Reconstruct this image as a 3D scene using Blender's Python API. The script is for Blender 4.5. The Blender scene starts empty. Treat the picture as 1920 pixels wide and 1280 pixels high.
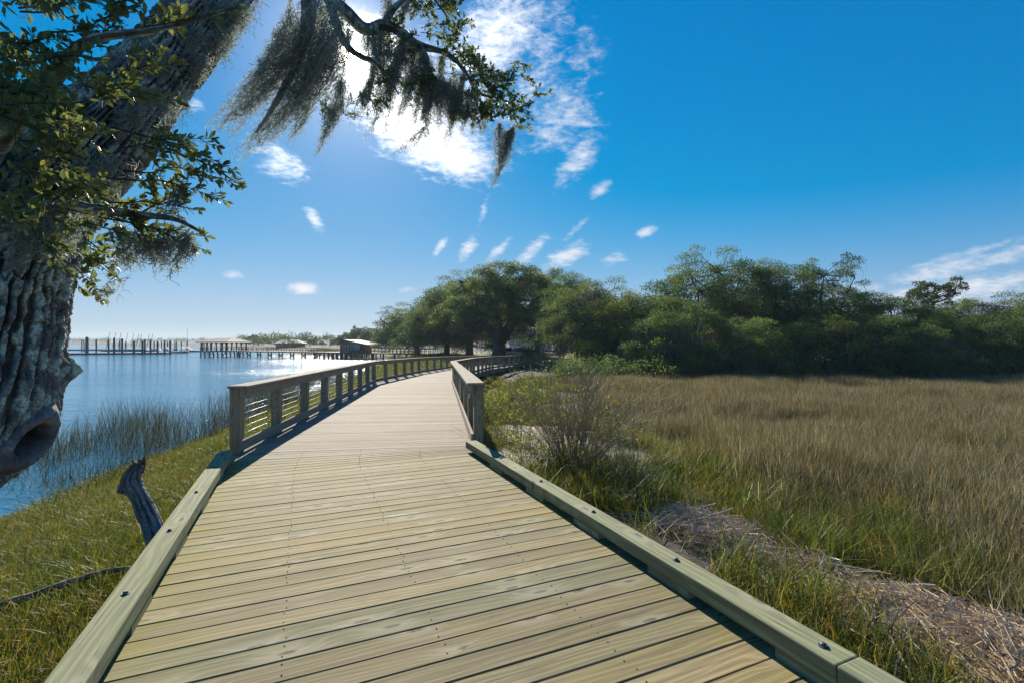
import bpy, bmesh, math, random
import numpy as np
from mathutils import Vector, Matrix

# ------------------------------------------------------------------ camera, sky, sun, exposure
scn = bpy.context.scene
COL = scn.collection
CAM_H = 1.5          # eye height above the deck (deck top = 0)
F = 900.0            # focal length in pixels of a 1920 px wide frame

cam_d = bpy.data.cameras.new('camera')
cam_d.sensor_width = 36.0
cam_d.lens = F / 1920.0 * 36.0
cam_d.clip_start = 0.05
cam_d.clip_end = 9000.0
cam = bpy.data.objects.new('camera', cam_d)
cam.location = (0, 0, CAM_H)
cam.rotation_euler = (math.radians(90), 0, 0)
COL.objects.link(cam)
scn.camera = cam

SUN_AZ = math.atan2(-301.0, 900.0)                 # to the left of straight ahead (+Y)
SUN_EL = math.atan2(534.0, math.hypot(900, 301))
SUN_DIR = Vector((math.sin(SUN_AZ) * math.cos(SUN_EL), math.cos(SUN_AZ) * math.cos(SUN_EL), math.sin(SUN_EL)))

sun_d = bpy.data.lights.new('sun', 'SUN')
sun_d.energy = 5.0
sun_d.angle = math.radians(0.53)
sun_d.color = (1.0, 0.93, 0.80)
sun = bpy.data.objects.new('sun', sun_d)
sun.rotation_euler = (-SUN_DIR).to_track_quat('-Z', 'Y').to_euler()
sun.location = (-20, 60, 40)
COL.objects.link(sun)

scn.view_settings.view_transform = 'Standard'
scn.view_settings.look = 'None'
scn.view_settings.gamma = 1.0
scn.view_settings.use_curve_mapping = False
scn.view_settings.exposure = 0.86
scn.cycles.max_bounces = 8
scn.cycles.diffuse_bounces = 3
scn.cycles.glossy_bounces = 3
scn.cycles.transmission_bounces = 4
scn.cycles.transparent_max_bounces = 8
scn.cycles.volume_bounces = 0
scn.cycles.sample_clamp_indirect = 6.0
scn.cycles.use_denoising = True


class NT:
    """small helper round a node tree"""
    def __init__(s, tree):
        s.t = tree
        tree.nodes.clear()

    def n(s, typ, **kw):
        nd = s.t.nodes.new(typ)
        for k, v in kw.items():
            if k.startswith('i_'):
                key = k[2:]
                key = int(key) if key.isdigit() else key.replace('_', ' ')
                nd.inputs[key].default_value = v
            else:
                setattr(nd, k, v)
        return nd

    def l(s, a, b):
        s.t.links.new(a, b)

    def math(s, op, a, b=None, c=None, clamp=False):
        nd = s.t.nodes.new('ShaderNodeMath')
        nd.operation = op
        nd.use_clamp = clamp
        for i, v in enumerate((a, b, c)):
            if v is None:
                continue
            if isinstance(v, (int, float)):
                nd.inputs[i].default_value = v
            else:
                s.t.links.new(v, nd.inputs[i])
        return nd.outputs[0]

    def vmath(s, op, a, b=None):
        nd = s.t.nodes.new('ShaderNodeVectorMath')
        nd.operation = op
        for i, v in enumerate((a, b)):
            if v is None:
                continue
            if isinstance(v, (tuple, list, Vector)):
                nd.inputs[i].default_value = v
            else:
                s.t.links.new(v, nd.inputs[i])
        return nd.outputs[1] if op in ('LENGTH', 'DOT_PRODUCT', 'DISTANCE') else nd.outputs[0]

    def ramp(s, fac, stops, interp='LINEAR'):
        nd = s.t.nodes.new('ShaderNodeValToRGB')
        nd.color_ramp.interpolation = interp
        e = nd.color_ramp.elements
        while len(e) < len(stops):
            e.new(0.5)
        for el, (p, c) in zip(e, stops):
            el.position = p
            el.color = c if len(c) == 4 else (*c, 1)
        s.t.links.new(fac, nd.inputs[0])
        return nd.outputs[0]

    def mix(s, fac, a, b, blend='MIX'):
        nd = s.t.nodes.new('ShaderNodeMix')
        nd.data_type = 'RGBA'
        nd.blend_type = blend
        nd.clamp_factor = True
        for sock, v in ((nd.inputs[0], fac), (nd.inputs[6], a), (nd.inputs[7], b)):
            if isinstance(v, (int, float)):
                sock.default_value = v
            elif isinstance(v, (tuple, list)):
                sock.default_value = v if len(v) == 4 else (*v, 1)
            else:
                s.t.links.new(v, sock)
        return nd.outputs[2]

    def maprange(s, v, a, b, c=0.0, d=1.0, interp='LINEAR'):
        nd = s.t.nodes.new('ShaderNodeMapRange')
        nd.interpolation_type = interp
        s.t.links.new(v, nd.inputs[0])
        for i, x in enumerate((a, b, c, d)):
            nd.inputs[i + 1].default_value = x
        return nd.outputs[0]

    def noise(s, vec, scale, detail=4, rough=0.55, dist=0.0, typ='FBM', dims='3D'):
        nd = s.t.nodes.new('ShaderNodeTexNoise')
        nd.noise_dimensions = dims
        nd.inputs['Scale'].default_value = scale
        nd.inputs['Detail'].default_value = detail
        nd.inputs['Roughness'].default_value = rough
        nd.inputs['Distortion'].default_value = dist
        if vec is not None:
            s.t.links.new(vec, nd.inputs['Vector'])
        return nd.outputs[0]

    def mapping(s, vec, loc=(0, 0, 0), rot=(0, 0, 0), scale=(1, 1, 1), typ='POINT'):
        nd = s.t.nodes.new('ShaderNodeMapping')
        nd.vector_type = typ
        nd.inputs[1].default_value = loc
        nd.inputs[2].default_value = rot
        nd.inputs[3].default_value = scale
        s.t.links.new(vec, nd.inputs[0])
        return nd.outputs[0]


def build_world():
    w = bpy.data.worlds.new('World')
    scn.world = w
    w.use_nodes = True
    g = NT(w.node_tree)
    out = g.n('ShaderNodeOutputWorld')
    bg = g.n('ShaderNodeBackground')
    bg.inputs[1].default_value = 0.112
    g.l(bg.outputs[0], out.inputs[0])
    sky = g.n('ShaderNodeTexSky')
    sky.sky_type = 'NISHITA'
    sky.sun_disc = False
    sky.sun_elevation = SUN_EL
    sky.sun_rotation = SUN_AZ
    sky.altitude = 0
    sky.air_density = 1.0
    sky.dust_density = 0.1
    sky.ozone_density = 2.2
    gain = g.vmath('MULTIPLY', sky.outputs[0], (.80, .88, 1.36))
    hs = g.n('ShaderNodeHueSaturation')
    hs.inputs['Hue'].default_value = 0.497
    hs.inputs['Saturation'].default_value = 1.3
    hs.inputs['Value'].default_value = 1.0
    g.l(gain, hs.inputs['Color'])
    # roll the brightest part of the sky off, as the exposure blending of the photograph does
    top = (3.4, 4.6, 5.4)
    num = g.vmath('MULTIPLY', hs.outputs[0], top)
    base = g.vmath('DIVIDE', num, g.vmath('ADD', hs.outputs[0], top))
    tc = g.n('ShaderNodeTexCoord')
    d = g.vmath('NORMALIZE', tc.outputs['Generated'])
    sx = g.n('ShaderNodeSeparateXYZ')
    g.l(d, sx.inputs[0])
    az = g.math('ARCTAN2', sx.outputs[0], sx.outputs[1])
    el = g.math('ARCSINE', sx.outputs[2])
    cb = g.n('ShaderNodeCombineXYZ')
    g.l(az, cb.inputs[0])
    g.l(el, cb.inputs[1])
    p = cb.outputs[0]

    def ae(px, py):
        a = math.atan((px - 960) / F)
        return a, math.atan((640 - py) / F * math.cos(a))
    # px, py, half length px, half height px, tilt deg (up to the right), weight
    clouds = [
        (860, 190, 330, 190, -14, .60), (1010, 140, 170, 150, 20, .60),
        (800, 250, 250, 105, -22, 1.0), (700, 120, 150, 150, 0, .85), (930, 70, 210, 120, 25, .86), (1050, 225, 150, 110, 10, .70), (1090, 110, 90, 120, -40, .55),
        (860, 300, 110, 55, -10, .95), (1040, 60, 80, 150, -15, .55),
        (525, 305, 120, 62, -18, .66), (590, 412, 50, 22, -60, .74), (365, 200, 40, 26, 10, .62), (330, 335, 30, 26, 10, .5),
        (1085, 300, 120, 48, 45, .74), (1125, 355, 46, 22, 30, .78), (1210, 435, 46, 18, 25, .8),
        (880, 462, 62, 22, 58, .82), (825, 464, 36, 14, 55, .8), (935, 470, 60, 18, 45, .8), (995, 472, 74, 22, 42, .84), (1060, 483, 80, 34, 25, .84), (1150, 488, 50, 24, 10, .7), (905, 400, 60, 14, 70, .66), (1080, 430, 60, 14, 40, .66),
        (570, 541, 44, 21, 0, .95), (435, 514, 32, 18, 0, .75), (765, 543, 32, 12, 5, .75), (200, 480, 60, 30, 0, .72), (1160, 565, 24, 14, 0, .6),
        (1800, 500, 300, 34, 12, .74), (1790, 545, 330, 44, 8, .78), (1840, 470, 240, 20, 13, .6), (1640, 545, 90, 18, 8, .55), (1830, 572, 60, 12, 2, .85),
    ]
    total = None
    for px, py, hl, hh, tilt, wt in clouds:
        a, e = ae(px, py)
        k = 1 / F * math.cos(a) * math.cos(e)
        m = g.mapping(p, (a, e, 0), (0, 0, math.radians(tilt)), (hl * k, hh * k, 1), 'TEXTURE')
        r = g.vmath('LENGTH', m)
        v = g.maprange(r, 1.25, 0.0, 0.0, wt, 'SMOOTHSTEP')
        total = v if total is None else g.math('MAXIMUM', total, v)
    # wispy texture, streaked along a direction rising to the right
    pm = g.mapping(p, (0, 0, 0), (0, 0, math.radians(-32)), (13, 42, 1))
    n1 = g.noise(pm, 1.0, 6, .66, .9)
    n2 = g.noise(g.mapping(p, (3.1, 1.7, 0), (0, 0, math.radians(-20)), (55, 100, 1)), 1.0, 3, .6, 0)
    nz = g.math('ADD', g.math('MULTIPLY', n1, .62), g.math('MULTIPLY', n2, .38))
    thr = g.math('SUBTRACT', g.math('ADD', nz, g.math('MULTIPLY', total, .62)), .715)
    mask = g.maprange(thr, 0.0, 0.50, 0, 1, 'SMOOTHSTEP')
    # sparse wisps elsewhere round the sky
    far = g.maprange(sx.outputs[1], -.1, -.5, 0, .6)
    thr2 = g.maprange(g.math('ADD', nz, g.math('MULTIPLY', far, .16)), .68, .95, 0, .7, 'SMOOTHSTEP')
    mask = g.math('MAXIMUM', mask, thr2)
    mask = g.math('MULTIPLY', mask, g.maprange(el, -.02, .02, 0, 1))
    dot = g.vmath('DOT_PRODUCT', d, tuple(SUN_DIR))
    near = g.math('POWER', g.math('MAXIMUM', dot, 0.0), 40.0)
    lum = g.math('ADD', 4.6, g.math('MULTIPLY', near, 9.0))
    cc = g.n('ShaderNodeCombineXYZ')
    g.l(g.math('MULTIPLY', lum, 1.0), cc.inputs[0])
    g.l(g.math('MULTIPLY', lum, 1.0), cc.inputs[1])
    g.l(g.math('MULTIPLY', lum, 1.03), cc.inputs[2])
    col = g.mix(g.math('MULTIPLY', mask, .93), base, cc.outputs[0])
    # the sun's own glare round its disc
    dm = g.math('MAXIMUM', dot, 0.0)
    gl = g.math('ADD', g.math('MULTIPLY', g.math('POWER', dm, 14000.0), 260.0), g.math('ADD', g.math('MULTIPLY', g.math('POWER', dm, 700.0), 9.0), g.math('MULTIPLY', g.math('POWER', dm, 110.0), 1.6)))
    gc = g.n('ShaderNodeCombineXYZ')
    g.l(gl, gc.inputs[0])
    g.l(g.math('MULTIPLY', gl, .93), gc.inputs[1])
    g.l(g.math('MULTIPLY', gl, .8), gc.inputs[2])
    fin = g.vmath('ADD', col, gc.outputs[0])
    g.l(fin, bg.inputs[0])


build_world()

# ------------------------------------------------------------------ general helpers
rng = np.random.default_rng(7)
random.seed(7)


def P(px, py, Y):
    return np.array([(px - 960) / F * Y, Y, CAM_H - (py - 640) / F * Y])


def mk_mesh(name, V, Fs, mat=None, smooth=False, attrs=None):
    V = np.asarray(V, dtype=np.float32).reshape(-1, 3)
    if isinstance(Fs, np.ndarray):
        Fs = [Fs]
    Fs = [np.asarray(f, dtype=np.int32) for f in Fs if len(f)]
    me = bpy.data.meshes.new(name)
    me.vertices.add(len(V))
    me.vertices.foreach_set('co', V.ravel())
    li = np.concatenate([f.ravel() for f in Fs])
    starts, o = [], 0
    for f in Fs:
        k = f.shape[1]
        starts.append(o + np.arange(len(f)) * k)
        o += f.size
    st = np.concatenate(starts).astype(np.int32)
    me.loops.add(len(li))
    me.loops.foreach_set('vertex_index', li)
    me.polygons.add(len(st))
    me.polygons.foreach_set('loop_start', st)
    me.polygons.foreach_set('use_smooth', np.full(len(st), bool(smooth)))
    for k, a in (attrs or {}).items():
        a = np.asarray(a, dtype=np.float32)
        at = me.attributes.new(k, 'FLOAT', 'POINT')
        at.data.foreach_set('value', a.ravel())
    me.update(calc_edges=True)
    if mat:
        me.materials.append(mat)
    return me


class MB:
    """collects boxes, prisms and tubes into one mesh"""
    def __init__(s):
        s.V, s.F, s.n, s.A = [], {}, 0, []

    def add(s, V, F, a=None):
        V = np.asarray(V, float).reshape(-1, 3)
        F = np.asarray(F)
        s.V.append(V)
        s.F.setdefault(F.shape[1], []).append(F + s.n)
        if a is not None:
            s.A.append(np.full(len(V), a) if np.isscalar(a) else np.asarray(a))
        s.n += len(V)

    BOXF = np.array([[0, 3, 2, 1], [4, 5, 6, 7], [0, 1, 5, 4], [1, 2, 6, 5], [2, 3, 7, 6], [3, 0, 4, 7]])

    def box(s, c, size, rz=0.0, M=None):
        x, y, z = np.array(size) / 2
        v = np.array([[-x, -y, -z], [x, -y, -z], [x, y, -z], [-x, y, -z], [-x, -y, z], [x, -y, z], [x, y, z], [-x, y, z]])
        if M is not None:
            v = v @ np.array(M).T
        elif rz:
            cz, sz = math.cos(rz), math.sin(rz)
            v = v @ np.array([[cz, -sz, 0], [sz, cz, 0], [0, 0, 1]]).T
        s.add(v + np.array(c), s.BOXF)

    def bar(s, a, b, w, h, up=(0, 0, 1)):
        """box from a to b (centres of its end faces), w across, h high"""
        a, b = np.array(a, float), np.array(b, float)
        d = b - a
        L = np.linalg.norm(d)
        d /= L
        sd = np.cross(d, up)
        if np.linalg.norm(sd) < 1e-5:
            sd = np.cross(d, (1, 0, 0))
        sd /= np.linalg.norm(sd)
        u = np.cross(sd, d)
        M = np.array([d, sd, u]).T
        s.box((a + b) / 2, (L, w, h), M=M)

    def tube(s, pts, rad, sides=6, cap=True, a=None):
        V, F, caps = tube(pts, rad, sides)
        s.add(V, F, a)
        if cap:
            s.n -= len(V)
            for cf in caps:
                s.F.setdefault(len(cf), []).append(np.array([cf]) + s.n)
            s.n += len(V)

    def mesh(s, name, mat, smooth=False, attr=None):
        at = {attr: np.concatenate(s.A)} if attr else None
        return mk_mesh(name, np.concatenate(s.V), [np.concatenate(f) for f in s.F.values()], mat, smooth, at)

    def build(s, name, mat, parent=None, smooth=False, attr=None):
        return obj(name, s.mesh(name, mat, smooth, attr), parent)


def tube(pts, rad, sides=6):
    pts = np.asarray(pts, float)
    n = len(pts)
    rad = np.broadcast_to(np.asarray(rad, float), (n,))
    t = np.gradient(pts, axis=0)
    t /= np.linalg.norm(t, axis=1)[:, None] + 1e-12
    ref = np.array([0, 0, 1.0]) if abs(t[0][2]) < .9 else np.array([1.0, 0, 0])
    u = np.cross(t[0], ref)
    u /= np.linalg.norm(u)
    U = np.zeros_like(pts)
    for i in range(n):
        u = u - t[i] * np.dot(u, t[i])
        u /= np.linalg.norm(u) + 1e-12
        U[i] = u
    W = np.cross(t, U)
    an = np.arange(sides) / sides * 2 * np.pi
    V = pts[:, None] + rad[:, None, None] * (np.cos(an)[None, :, None] * U[:, None] + np.sin(an)[None, :, None] * W[:, None])
    i = np.arange(n - 1)[:, None] * sides
    j = np.arange(sides)[None]
    j2 = (j + 1) % sides
    Fq = np.stack([i + j, i + j2, i + sides + j2, i + sides + j], -1).reshape(-1, 4)
    caps = [list(range(sides))[::-1], list(range((n - 1) * sides, n * sides))]
    return V.reshape(-1, 3), Fq, caps


def spline(pts, n):
    """Catmull-Rom through rows of pts (any number of columns)"""
    p = np.asarray(pts, float)
    p = np.vstack([2 * p[0] - p[1], p, 2 * p[-1] - p[-2]])
    m = len(p) - 3
    out = []
    for t in np.linspace(0, m - 1e-9, n):
        i = int(t)
        f = t - i
        a, b, c, d = p[i:i + 4]
        out.append(.5 * (2 * b + (c - a) * f + (2 * a - 5 * b + 4 * c - d) * f * f + (3 * b - a - 3 * c + d) * f ** 3))
    return np.array(out)


def obj(name, me, parent=None):
    o = bpy.data.objects.new(name, me)
    COL.objects.link(o)
    if parent is not None:
        o.parent = parent
    return o


def tag(o, label=None, cat=None, group=None, kind=None):
    if label:
        o['label'] = label
    if cat:
        o['category'] = cat
    if group:
        o['group'] = group
    if kind:
        o['kind'] = kind
    return o


def empty(name, loc=(0, 0, 0), rz=0.0, label=None, cat=None, group=None, kind=None):
    o = bpy.data.objects.new(name, None)
    o.empty_display_size = .2
    o.location = loc
    o.rotation_euler = (0, 0, rz)
    COL.objects.link(o)
    return tag(o, label, cat, group, kind)


def h3(ix, iy, iz):
    n = (ix.astype(np.int64) * 73856093) ^ (iy.astype(np.int64) * 19349663) ^ (iz.astype(np.int64) * 83492791)
    n = (n ^ (n >> 13)) * 1274126177
    n = n ^ (n >> 16)
    return (n & 0xFFFFFF).astype(float) / 0xFFFFFF


def vnoise(p):
    p = np.asarray(p, float)
    i = np.floor(p).astype(np.int64)
    f = p - i
    f = f * f * (3 - 2 * f)
    r = 0
    for dx in (0, 1):
        for dy in (0, 1):
            for dz in (0, 1):
                w = (f[..., 0] if dx else 1 - f[..., 0]) * (f[..., 1] if dy else 1 - f[..., 1]) * (f[..., 2] if dz else 1 - f[..., 2])
                r = r + w * h3(i[..., 0] + dx, i[..., 1] + dy, i[..., 2] + dz)
    return r


def fbm(p, o=4):
    p = np.asarray(p, float)
    a, s, t = .5, 0, 0
    for k in range(o):
        s = s + a * vnoise(p * 2 ** k + 17.3 * k)
        t += a
        a *= .5
    return s / t


def xy3(x, y, s=1.0, z=0.0):
    x, y = np.broadcast_arrays(np.asarray(x, float), np.asarray(y, float))
    return np.stack([x * s, y * s, np.full_like(x, z)], -1)


def sstep(a, b, x):
    t = np.clip((np.asarray(x, float) - a) / (b - a), 0, 1)
    return t * t * (3 - 2 * t)

# ------------------------------------------------------------------ materials
def new_mat(name):
    m = bpy.data.materials.new(name)
    m.use_nodes = True
    g = NT(m.node_tree)
    out = g.n('ShaderNodeOutputMaterial')
    return m, g, out


def principled(g, out, color, rough=.6, bump=None, bump_s=.3, bump_d=.01, **kw):
    b = g.n('ShaderNodeBsdfPrincipled')
    for k, v in dict(rough=rough, color=color).items():
        sock = b.inputs['Roughness' if k == 'rough' else 'Base Color']
        if isinstance(v, (int, float)):
            sock.default_value = v
        elif isinstance(v, (tuple, list)):
            sock.default_value = v if len(v) == 4 else (*v, 1)
        else:
            g.l(v, sock)
    for k, v in kw.items():
        b.inputs[k.replace('_', ' ')].default_value = v
    if bump is not None:
        bn = g.n('ShaderNodeBump')
        bn.inputs['Strength'].default_value = bump_s
        bn.inputs['Distance'].default_value = bump_d
        g.l(bump, bn.inputs['Height'])
        g.l(bn.outputs[0], b.inputs['Normal'])
    g.l(b.outputs[0], out.inputs[0])
    return b


def plain(name, color, rough=.6, var=.25, scale=6.0, **kw):
    m, g, out = new_mat(name)
    tc = g.n('ShaderNodeTexCoord')
    n = g.noise(tc.outputs['Object'], scale, 5, .6)
    dark = tuple(c * (1 - var) for c in color)
    lite = tuple(min(1, c * (1 + var)) for c in color)
    c = g.ramp(n, [(.3, dark), (.7, lite)])
    principled(g, out, c, rough, n, .2, .01, **kw)
    return m


def wood(name, tones, rough=.62, grain=1.0, knots=.5, algae=0.0, axis='X', weather=0.0, checks=.4):
    """sawn pine; each object gets its own tone and its own stretch of grain"""
    m, g, out = new_mat(name)
    tc = g.n('ShaderNodeTexCoord')
    oi = g.n('ShaderNodeObjectInfo')
    rnd = oi.outputs['Random']
    off = g.n('ShaderNodeCombineXYZ')
    g.l(g.math('MULTIPLY', rnd, 37.0), off.inputs[0])
    g.l(g.math('MULTIPLY', rnd, 11.0), off.inputs[1])
    g.l(g.math('MULTIPLY', rnd, 5.0), off.inputs[2])
    if axis == 'Z':
        src = g.mapping(tc.outputs['Object'], rot=(0, math.radians(90), 0))
    elif axis == 'Y':
        src = g.mapping(tc.outputs['Object'], rot=(0, 0, math.radians(90)))
    else:
        src = tc.outputs['Object']
    p = g.vmath('ADD', src, off.outputs[0])
    # slow drift of the growth rings along the board -> cathedral figure
    drift = g.noise(g.mapping(p, scale=(.55, 3.5, 3.5)), 1.0, 3, .5)
    # knots: few cells, each bends the grain round it
    vor = g.n('ShaderNodeTexVoronoi')
    vor.voronoi_dimensions = '2D'
    vor.inputs['Scale'].default_value = 1.0
    g.l(g.mapping(p, scale=(2.1, 6.5, 1)), vor.inputs['Vector'])
    sep = g.n('ShaderNodeSeparateColor')
    g.l(vor.outputs['Color'], sep.inputs[0])
    few = g.maprange(sep.outputs[0], .66, .68, 0, 1)
    kd = vor.outputs['Distance']
    knot = g.math('MULTIPLY', g.maprange(kd, .13, .05, 0, 1, 'SMOOTHSTEP'), few)
    halo = g.math('MULTIPLY', g.maprange(kd, .55, .05, 0, 1, 'SMOOTHSTEP'), few)
    sp = g.n('ShaderNodeSeparateXYZ')
    g.l(p, sp.inputs[0])
    ph = g.math('ADD', g.math('ADD', g.math('MULTIPLY', sp.outputs[1], 26.0 * grain), g.math('MULTIPLY', sp.outputs[2], 17.0 * grain)),
                g.math('ADD', g.math('MULTIPLY', drift, 7.0), g.math('MULTIPLY', halo, 1.6)))
    ring = g.math('PINGPONG', ph, .5)
    ring = g.maprange(ring, .12, .48, 0, 1, 'SMOOTHSTEP')
    fib = g.noise(g.mapping(p, scale=(2.2, 120, 120)), 1.0, 4, .6)
    fib2 = g.noise(g.mapping(p, scale=(.5, 46, 46)), 1.0, 4, .62)
    lin = g.noise(g.mapping(p, loc=(1, 2, 8), scale=(.9, 75, 75)), 1.0, 3, .6)
    blot = g.noise(g.mapping(p, scale=(1.4, 6, 6)), 1.0, 4, .6)
    tone = g.ramp(rnd, [(i / (len(tones) - 1), t) for i, t in enumerate(tones)])
    v = g.math('ADD', g.math('MULTIPLY', ring, .22), g.math('ADD', g.math('MULTIPLY', fib, .55), g.math('MULTIPLY', fib2, .5)))
    v = g.maprange(v, .30, .92, .45, 1.38)
    vv = g.n('ShaderNodeCombineXYZ')
    for i in range(3):
        g.l(v, vv.inputs[i])
    c = g.mix(1.0, tone, vv.outputs[0], 'MULTIPLY')
    c = g.mix(g.maprange(lin, .56, .68, 0, .55), c, g.mix(1.0, c, (.42, .38, .34), 'MULTIPLY'))
    c = g.mix(g.maprange(blot, .52, .75, 0, .55), c, g.mix(1.0, c, (1.25, 1.2, 1.12), 'MULTIPLY'))
    st = g.noise(g.mapping(p, loc=(4, 4, 4), scale=(2.6, 5, 5)), 1.0, 6, .7)
    c = g.mix(g.maprange(st, .56, .70, 0, .45), c, g.mix(1.0, c, (.55, .53, .5), 'MULTIPLY'))
    if weather:
        grey = g.maprange(g.noise(g.mapping(p, scale=(1.1, 14, 14)), 1.0, 5, .65), .38, .62, 0, weather)
        c = g.mix(grey, c, (.25, .23, .205))
        dk = g.maprange(g.noise(g.mapping(p, loc=(9, 4, 1), scale=(2.2, 26, 26)), 1.0, 5, .7), .58, .72, 0, .7 * weather)
        c = g.mix(dk, c, (.07, .06, .055))
    c = g.mix(g.math('MULTIPLY', halo, .40 * knots), c, (.36, .325, .235))
    kn = g.noise(g.mapping(p, scale=(60, 160, 160)), 1.0, 2, .5)
    c = g.mix(g.math('MULTIPLY', g.math('MULTIPLY', knot, knots), g.maprange(kn, .3, .6, .35, 1.0)), c, (.075, .052, .032))
    # short drying checks
    ck = g.noise(g.mapping(p, loc=(2, 7, 3), scale=(3.5, 130, 130)), 1.0, 2, .4)
    ckm = g.math('MULTIPLY', g.maprange(ck, .70, .74, 0, 1), checks)
    c = g.mix(ckm, c, (.05, .04, .03))
    if algae:
        # green film that creeps in from the ends of the boards
        sp2 = g.n('ShaderNodeSeparateXYZ')
        g.l(tc.outputs['Object'], sp2.inputs[0])
        e = g.maprange(sp2.outputs[0], -.95, -1.5, 0, 1)
        e2 = g.maprange(sp2.outputs[0], 1.15, 1.55, 0, .5)
        an = g.noise(g.mapping(p, loc=(5, 1, 2), scale=(5, 12, 5)), 1.0, 5, .65)
        am = g.math('MULTIPLY', g.math('MAXIMUM', e, e2), g.maprange(an, .35, .7, 0, 1))
        c = g.mix(g.math('MULTIPLY', am, algae), c, (.20, .19, .035))
    hgt = g.math('SUBTRACT', fib, g.math('MULTIPLY', ckm, 1.5))
    rg = g.maprange(fib2, .3, .7, rough + .1, rough + .28)
    principled(g, out, c, rg, hgt, .35, .003, Specular_IOR_Level=.22)
    return m


M = {}
M['deck_new'] = wood('deck_green_pine', [(0.216, 0.170, 0.073), (0.270, 0.205, 0.086), (0.178, 0.160, 0.082), (0.286, 0.220, 0.107), (0.205, 0.165, 0.077), (0.248, 0.200, 0.082), (0.178, 0.145, 0.069), (0.259, 0.210, 0.103), (0.227, 0.175, 0.082)], .62, 1.0, 1.0, .9, 'X', .10, .7)
M['deck_old'] = wood('deck_weathered_pine', [(0.233, 0.175, 0.115), (0.307, 0.240, 0.156), (0.170, 0.125, 0.083), (0.265, 0.205, 0.138), (0.329, 0.265, 0.184), (0.201, 0.150, 0.101), (0.286, 0.225, 0.147), (0.143, 0.105, 0.074)], .65, 1.0, .35, 0, 'X', .5, .7)
M['kerb'] = wood('kerb_treated_pine', [(.205, .225, .115), (.235, .24, .13), (.19, .215, .12)], .68, .8, .9, 0, 'X', .12, .9)
M['rail'] = wood('rail_weathered_timber', [(0.273, 0.218, 0.151), (0.325, 0.260, 0.184), (0.234, 0.189, 0.135), (0.305, 0.248, 0.178)], .7, .9, .5, 0, 'X', .55, .9)
M['post'] = wood('post_weathered_timber', [(0.270, 0.218, 0.128), (0.324, 0.247, 0.147), (0.230, 0.190, 0.119)], .72, .8, .6, 0, 'Z', .35, .8)
M['beam'] = wood('beam_treated_timber', [(.20, .20, .15), (.24, .23, .17)], .7, .8, .5)
M['steel'] = plain('galvanised_steel', (.42, .43, .43), .42, .2, 40, Metallic=.85)
M['bolt'] = plain('bolt_steel', (.10, .11, .13), .6, .3, 60, Metallic=.8)
M['screw'] = plain('dull_screw', (.10, .095, .085), .9, .3, 60, Specular_IOR_Level=.1)
M['conduit'] = plain('white_conduit', (.72, .73, .72), .4, .08, 20)


def leaf_mat(name, c1, c2, trans=.4, rough=.45, tint='tint', tcol=None, patch=None, spec=.15):
    m, g, out = new_mat(name)
    at = g.n('ShaderNodeAttribute')
    at.attribute_name = tint
    oi = g.n('ShaderNodeObjectInfo')
    f = g.math('ADD', at.outputs['Fac'], g.math('MULTIPLY', g.math('SUBTRACT', oi.outputs['Random'], .5), .25), clamp=True)
    if patch:
        ge = g.n('ShaderNodeNewGeometry')
        pn = g.noise(ge.outputs['Position'], patch[0], 4, .65)
        f = g.math('ADD', f, g.math('MULTIPLY', g.math('SUBTRACT', pn, .5), patch[1]), clamp=True)
    if callable(c1):
        c = c1(g, f)
    else:
        c = g.ramp(f, [(0, c1), (1, c2)] if not isinstance(c2, list) else c2)
    b = g.n('ShaderNodeBsdfPrincipled')
    g.l(c, b.inputs['Base Color'])
    b.inputs['Roughness'].default_value = rough
    b.inputs['Specular IOR Level'].default_value = spec
    t = g.n('ShaderNodeBsdfTranslucent')
    tc = g.mix(1.0, c, tcol or (1.35, 1.3, .6), 'MULTIPLY')
    g.l(tc, t.inputs[0])
    mx = g.n('ShaderNodeMixShader')
    mx.inputs[0].default_value = trans
    g.l(b.outputs[0], mx.inputs[1])
    g.l(t.outputs[0], mx.inputs[2])
    g.l(mx.outputs[0], out.inputs[0])
    return m


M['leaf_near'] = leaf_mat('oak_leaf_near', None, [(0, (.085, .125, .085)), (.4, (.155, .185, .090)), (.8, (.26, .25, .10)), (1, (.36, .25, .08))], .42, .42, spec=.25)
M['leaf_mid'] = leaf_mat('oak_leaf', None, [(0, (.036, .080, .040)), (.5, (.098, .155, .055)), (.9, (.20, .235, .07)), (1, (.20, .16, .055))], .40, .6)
M['moss_far'] = leaf_mat('spanish_moss_far', None, [(0, (.09, .105, .09)), (1, (.22, .24, .21))], .35, .85, tcol=(1.0, 1.0, .9))
M['leaf_far'] = leaf_mat('far_leaf', None, [(0, (.030, .060, .032)), (1, (.085, .115, .050))], .35, .6)
M['needle'] = leaf_mat('pine_needle', None, [(0, (.035, .065, .028)), (1, (.08, .115, .04))], .3, .5)
M['moss'] = leaf_mat('spanish_moss', None, [(0, (.20, .225, .205)), (.6, (.33, .36, .33)), (1, (.48, .49, .45))], .45, .85, tcol=(1.0, 1.0, .9))
M['shrub_leaf'] = leaf_mat('shrub_leaf', None, [(0, (.10, .15, .03)), (.6, (.22, .26, .045)), (1, (.36, .34, .06))], .45, .5)
M['grass_brown'] = leaf_mat('marsh_grass', None, [(0, (.055, .080, .026)), (.2, (.095, .10, .048)), (.38, (.115, .115, .075)), (.52, (.185, .178, .125)), (.66, (.15, .112, .06)), (.78, (.225, .168, .085)), (.9, (.44, .415, .30)), (1, (.16, .14, .075))], .36, .6, tcol=(1.3, 1.15, .8), patch=(.45, .95))
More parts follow.
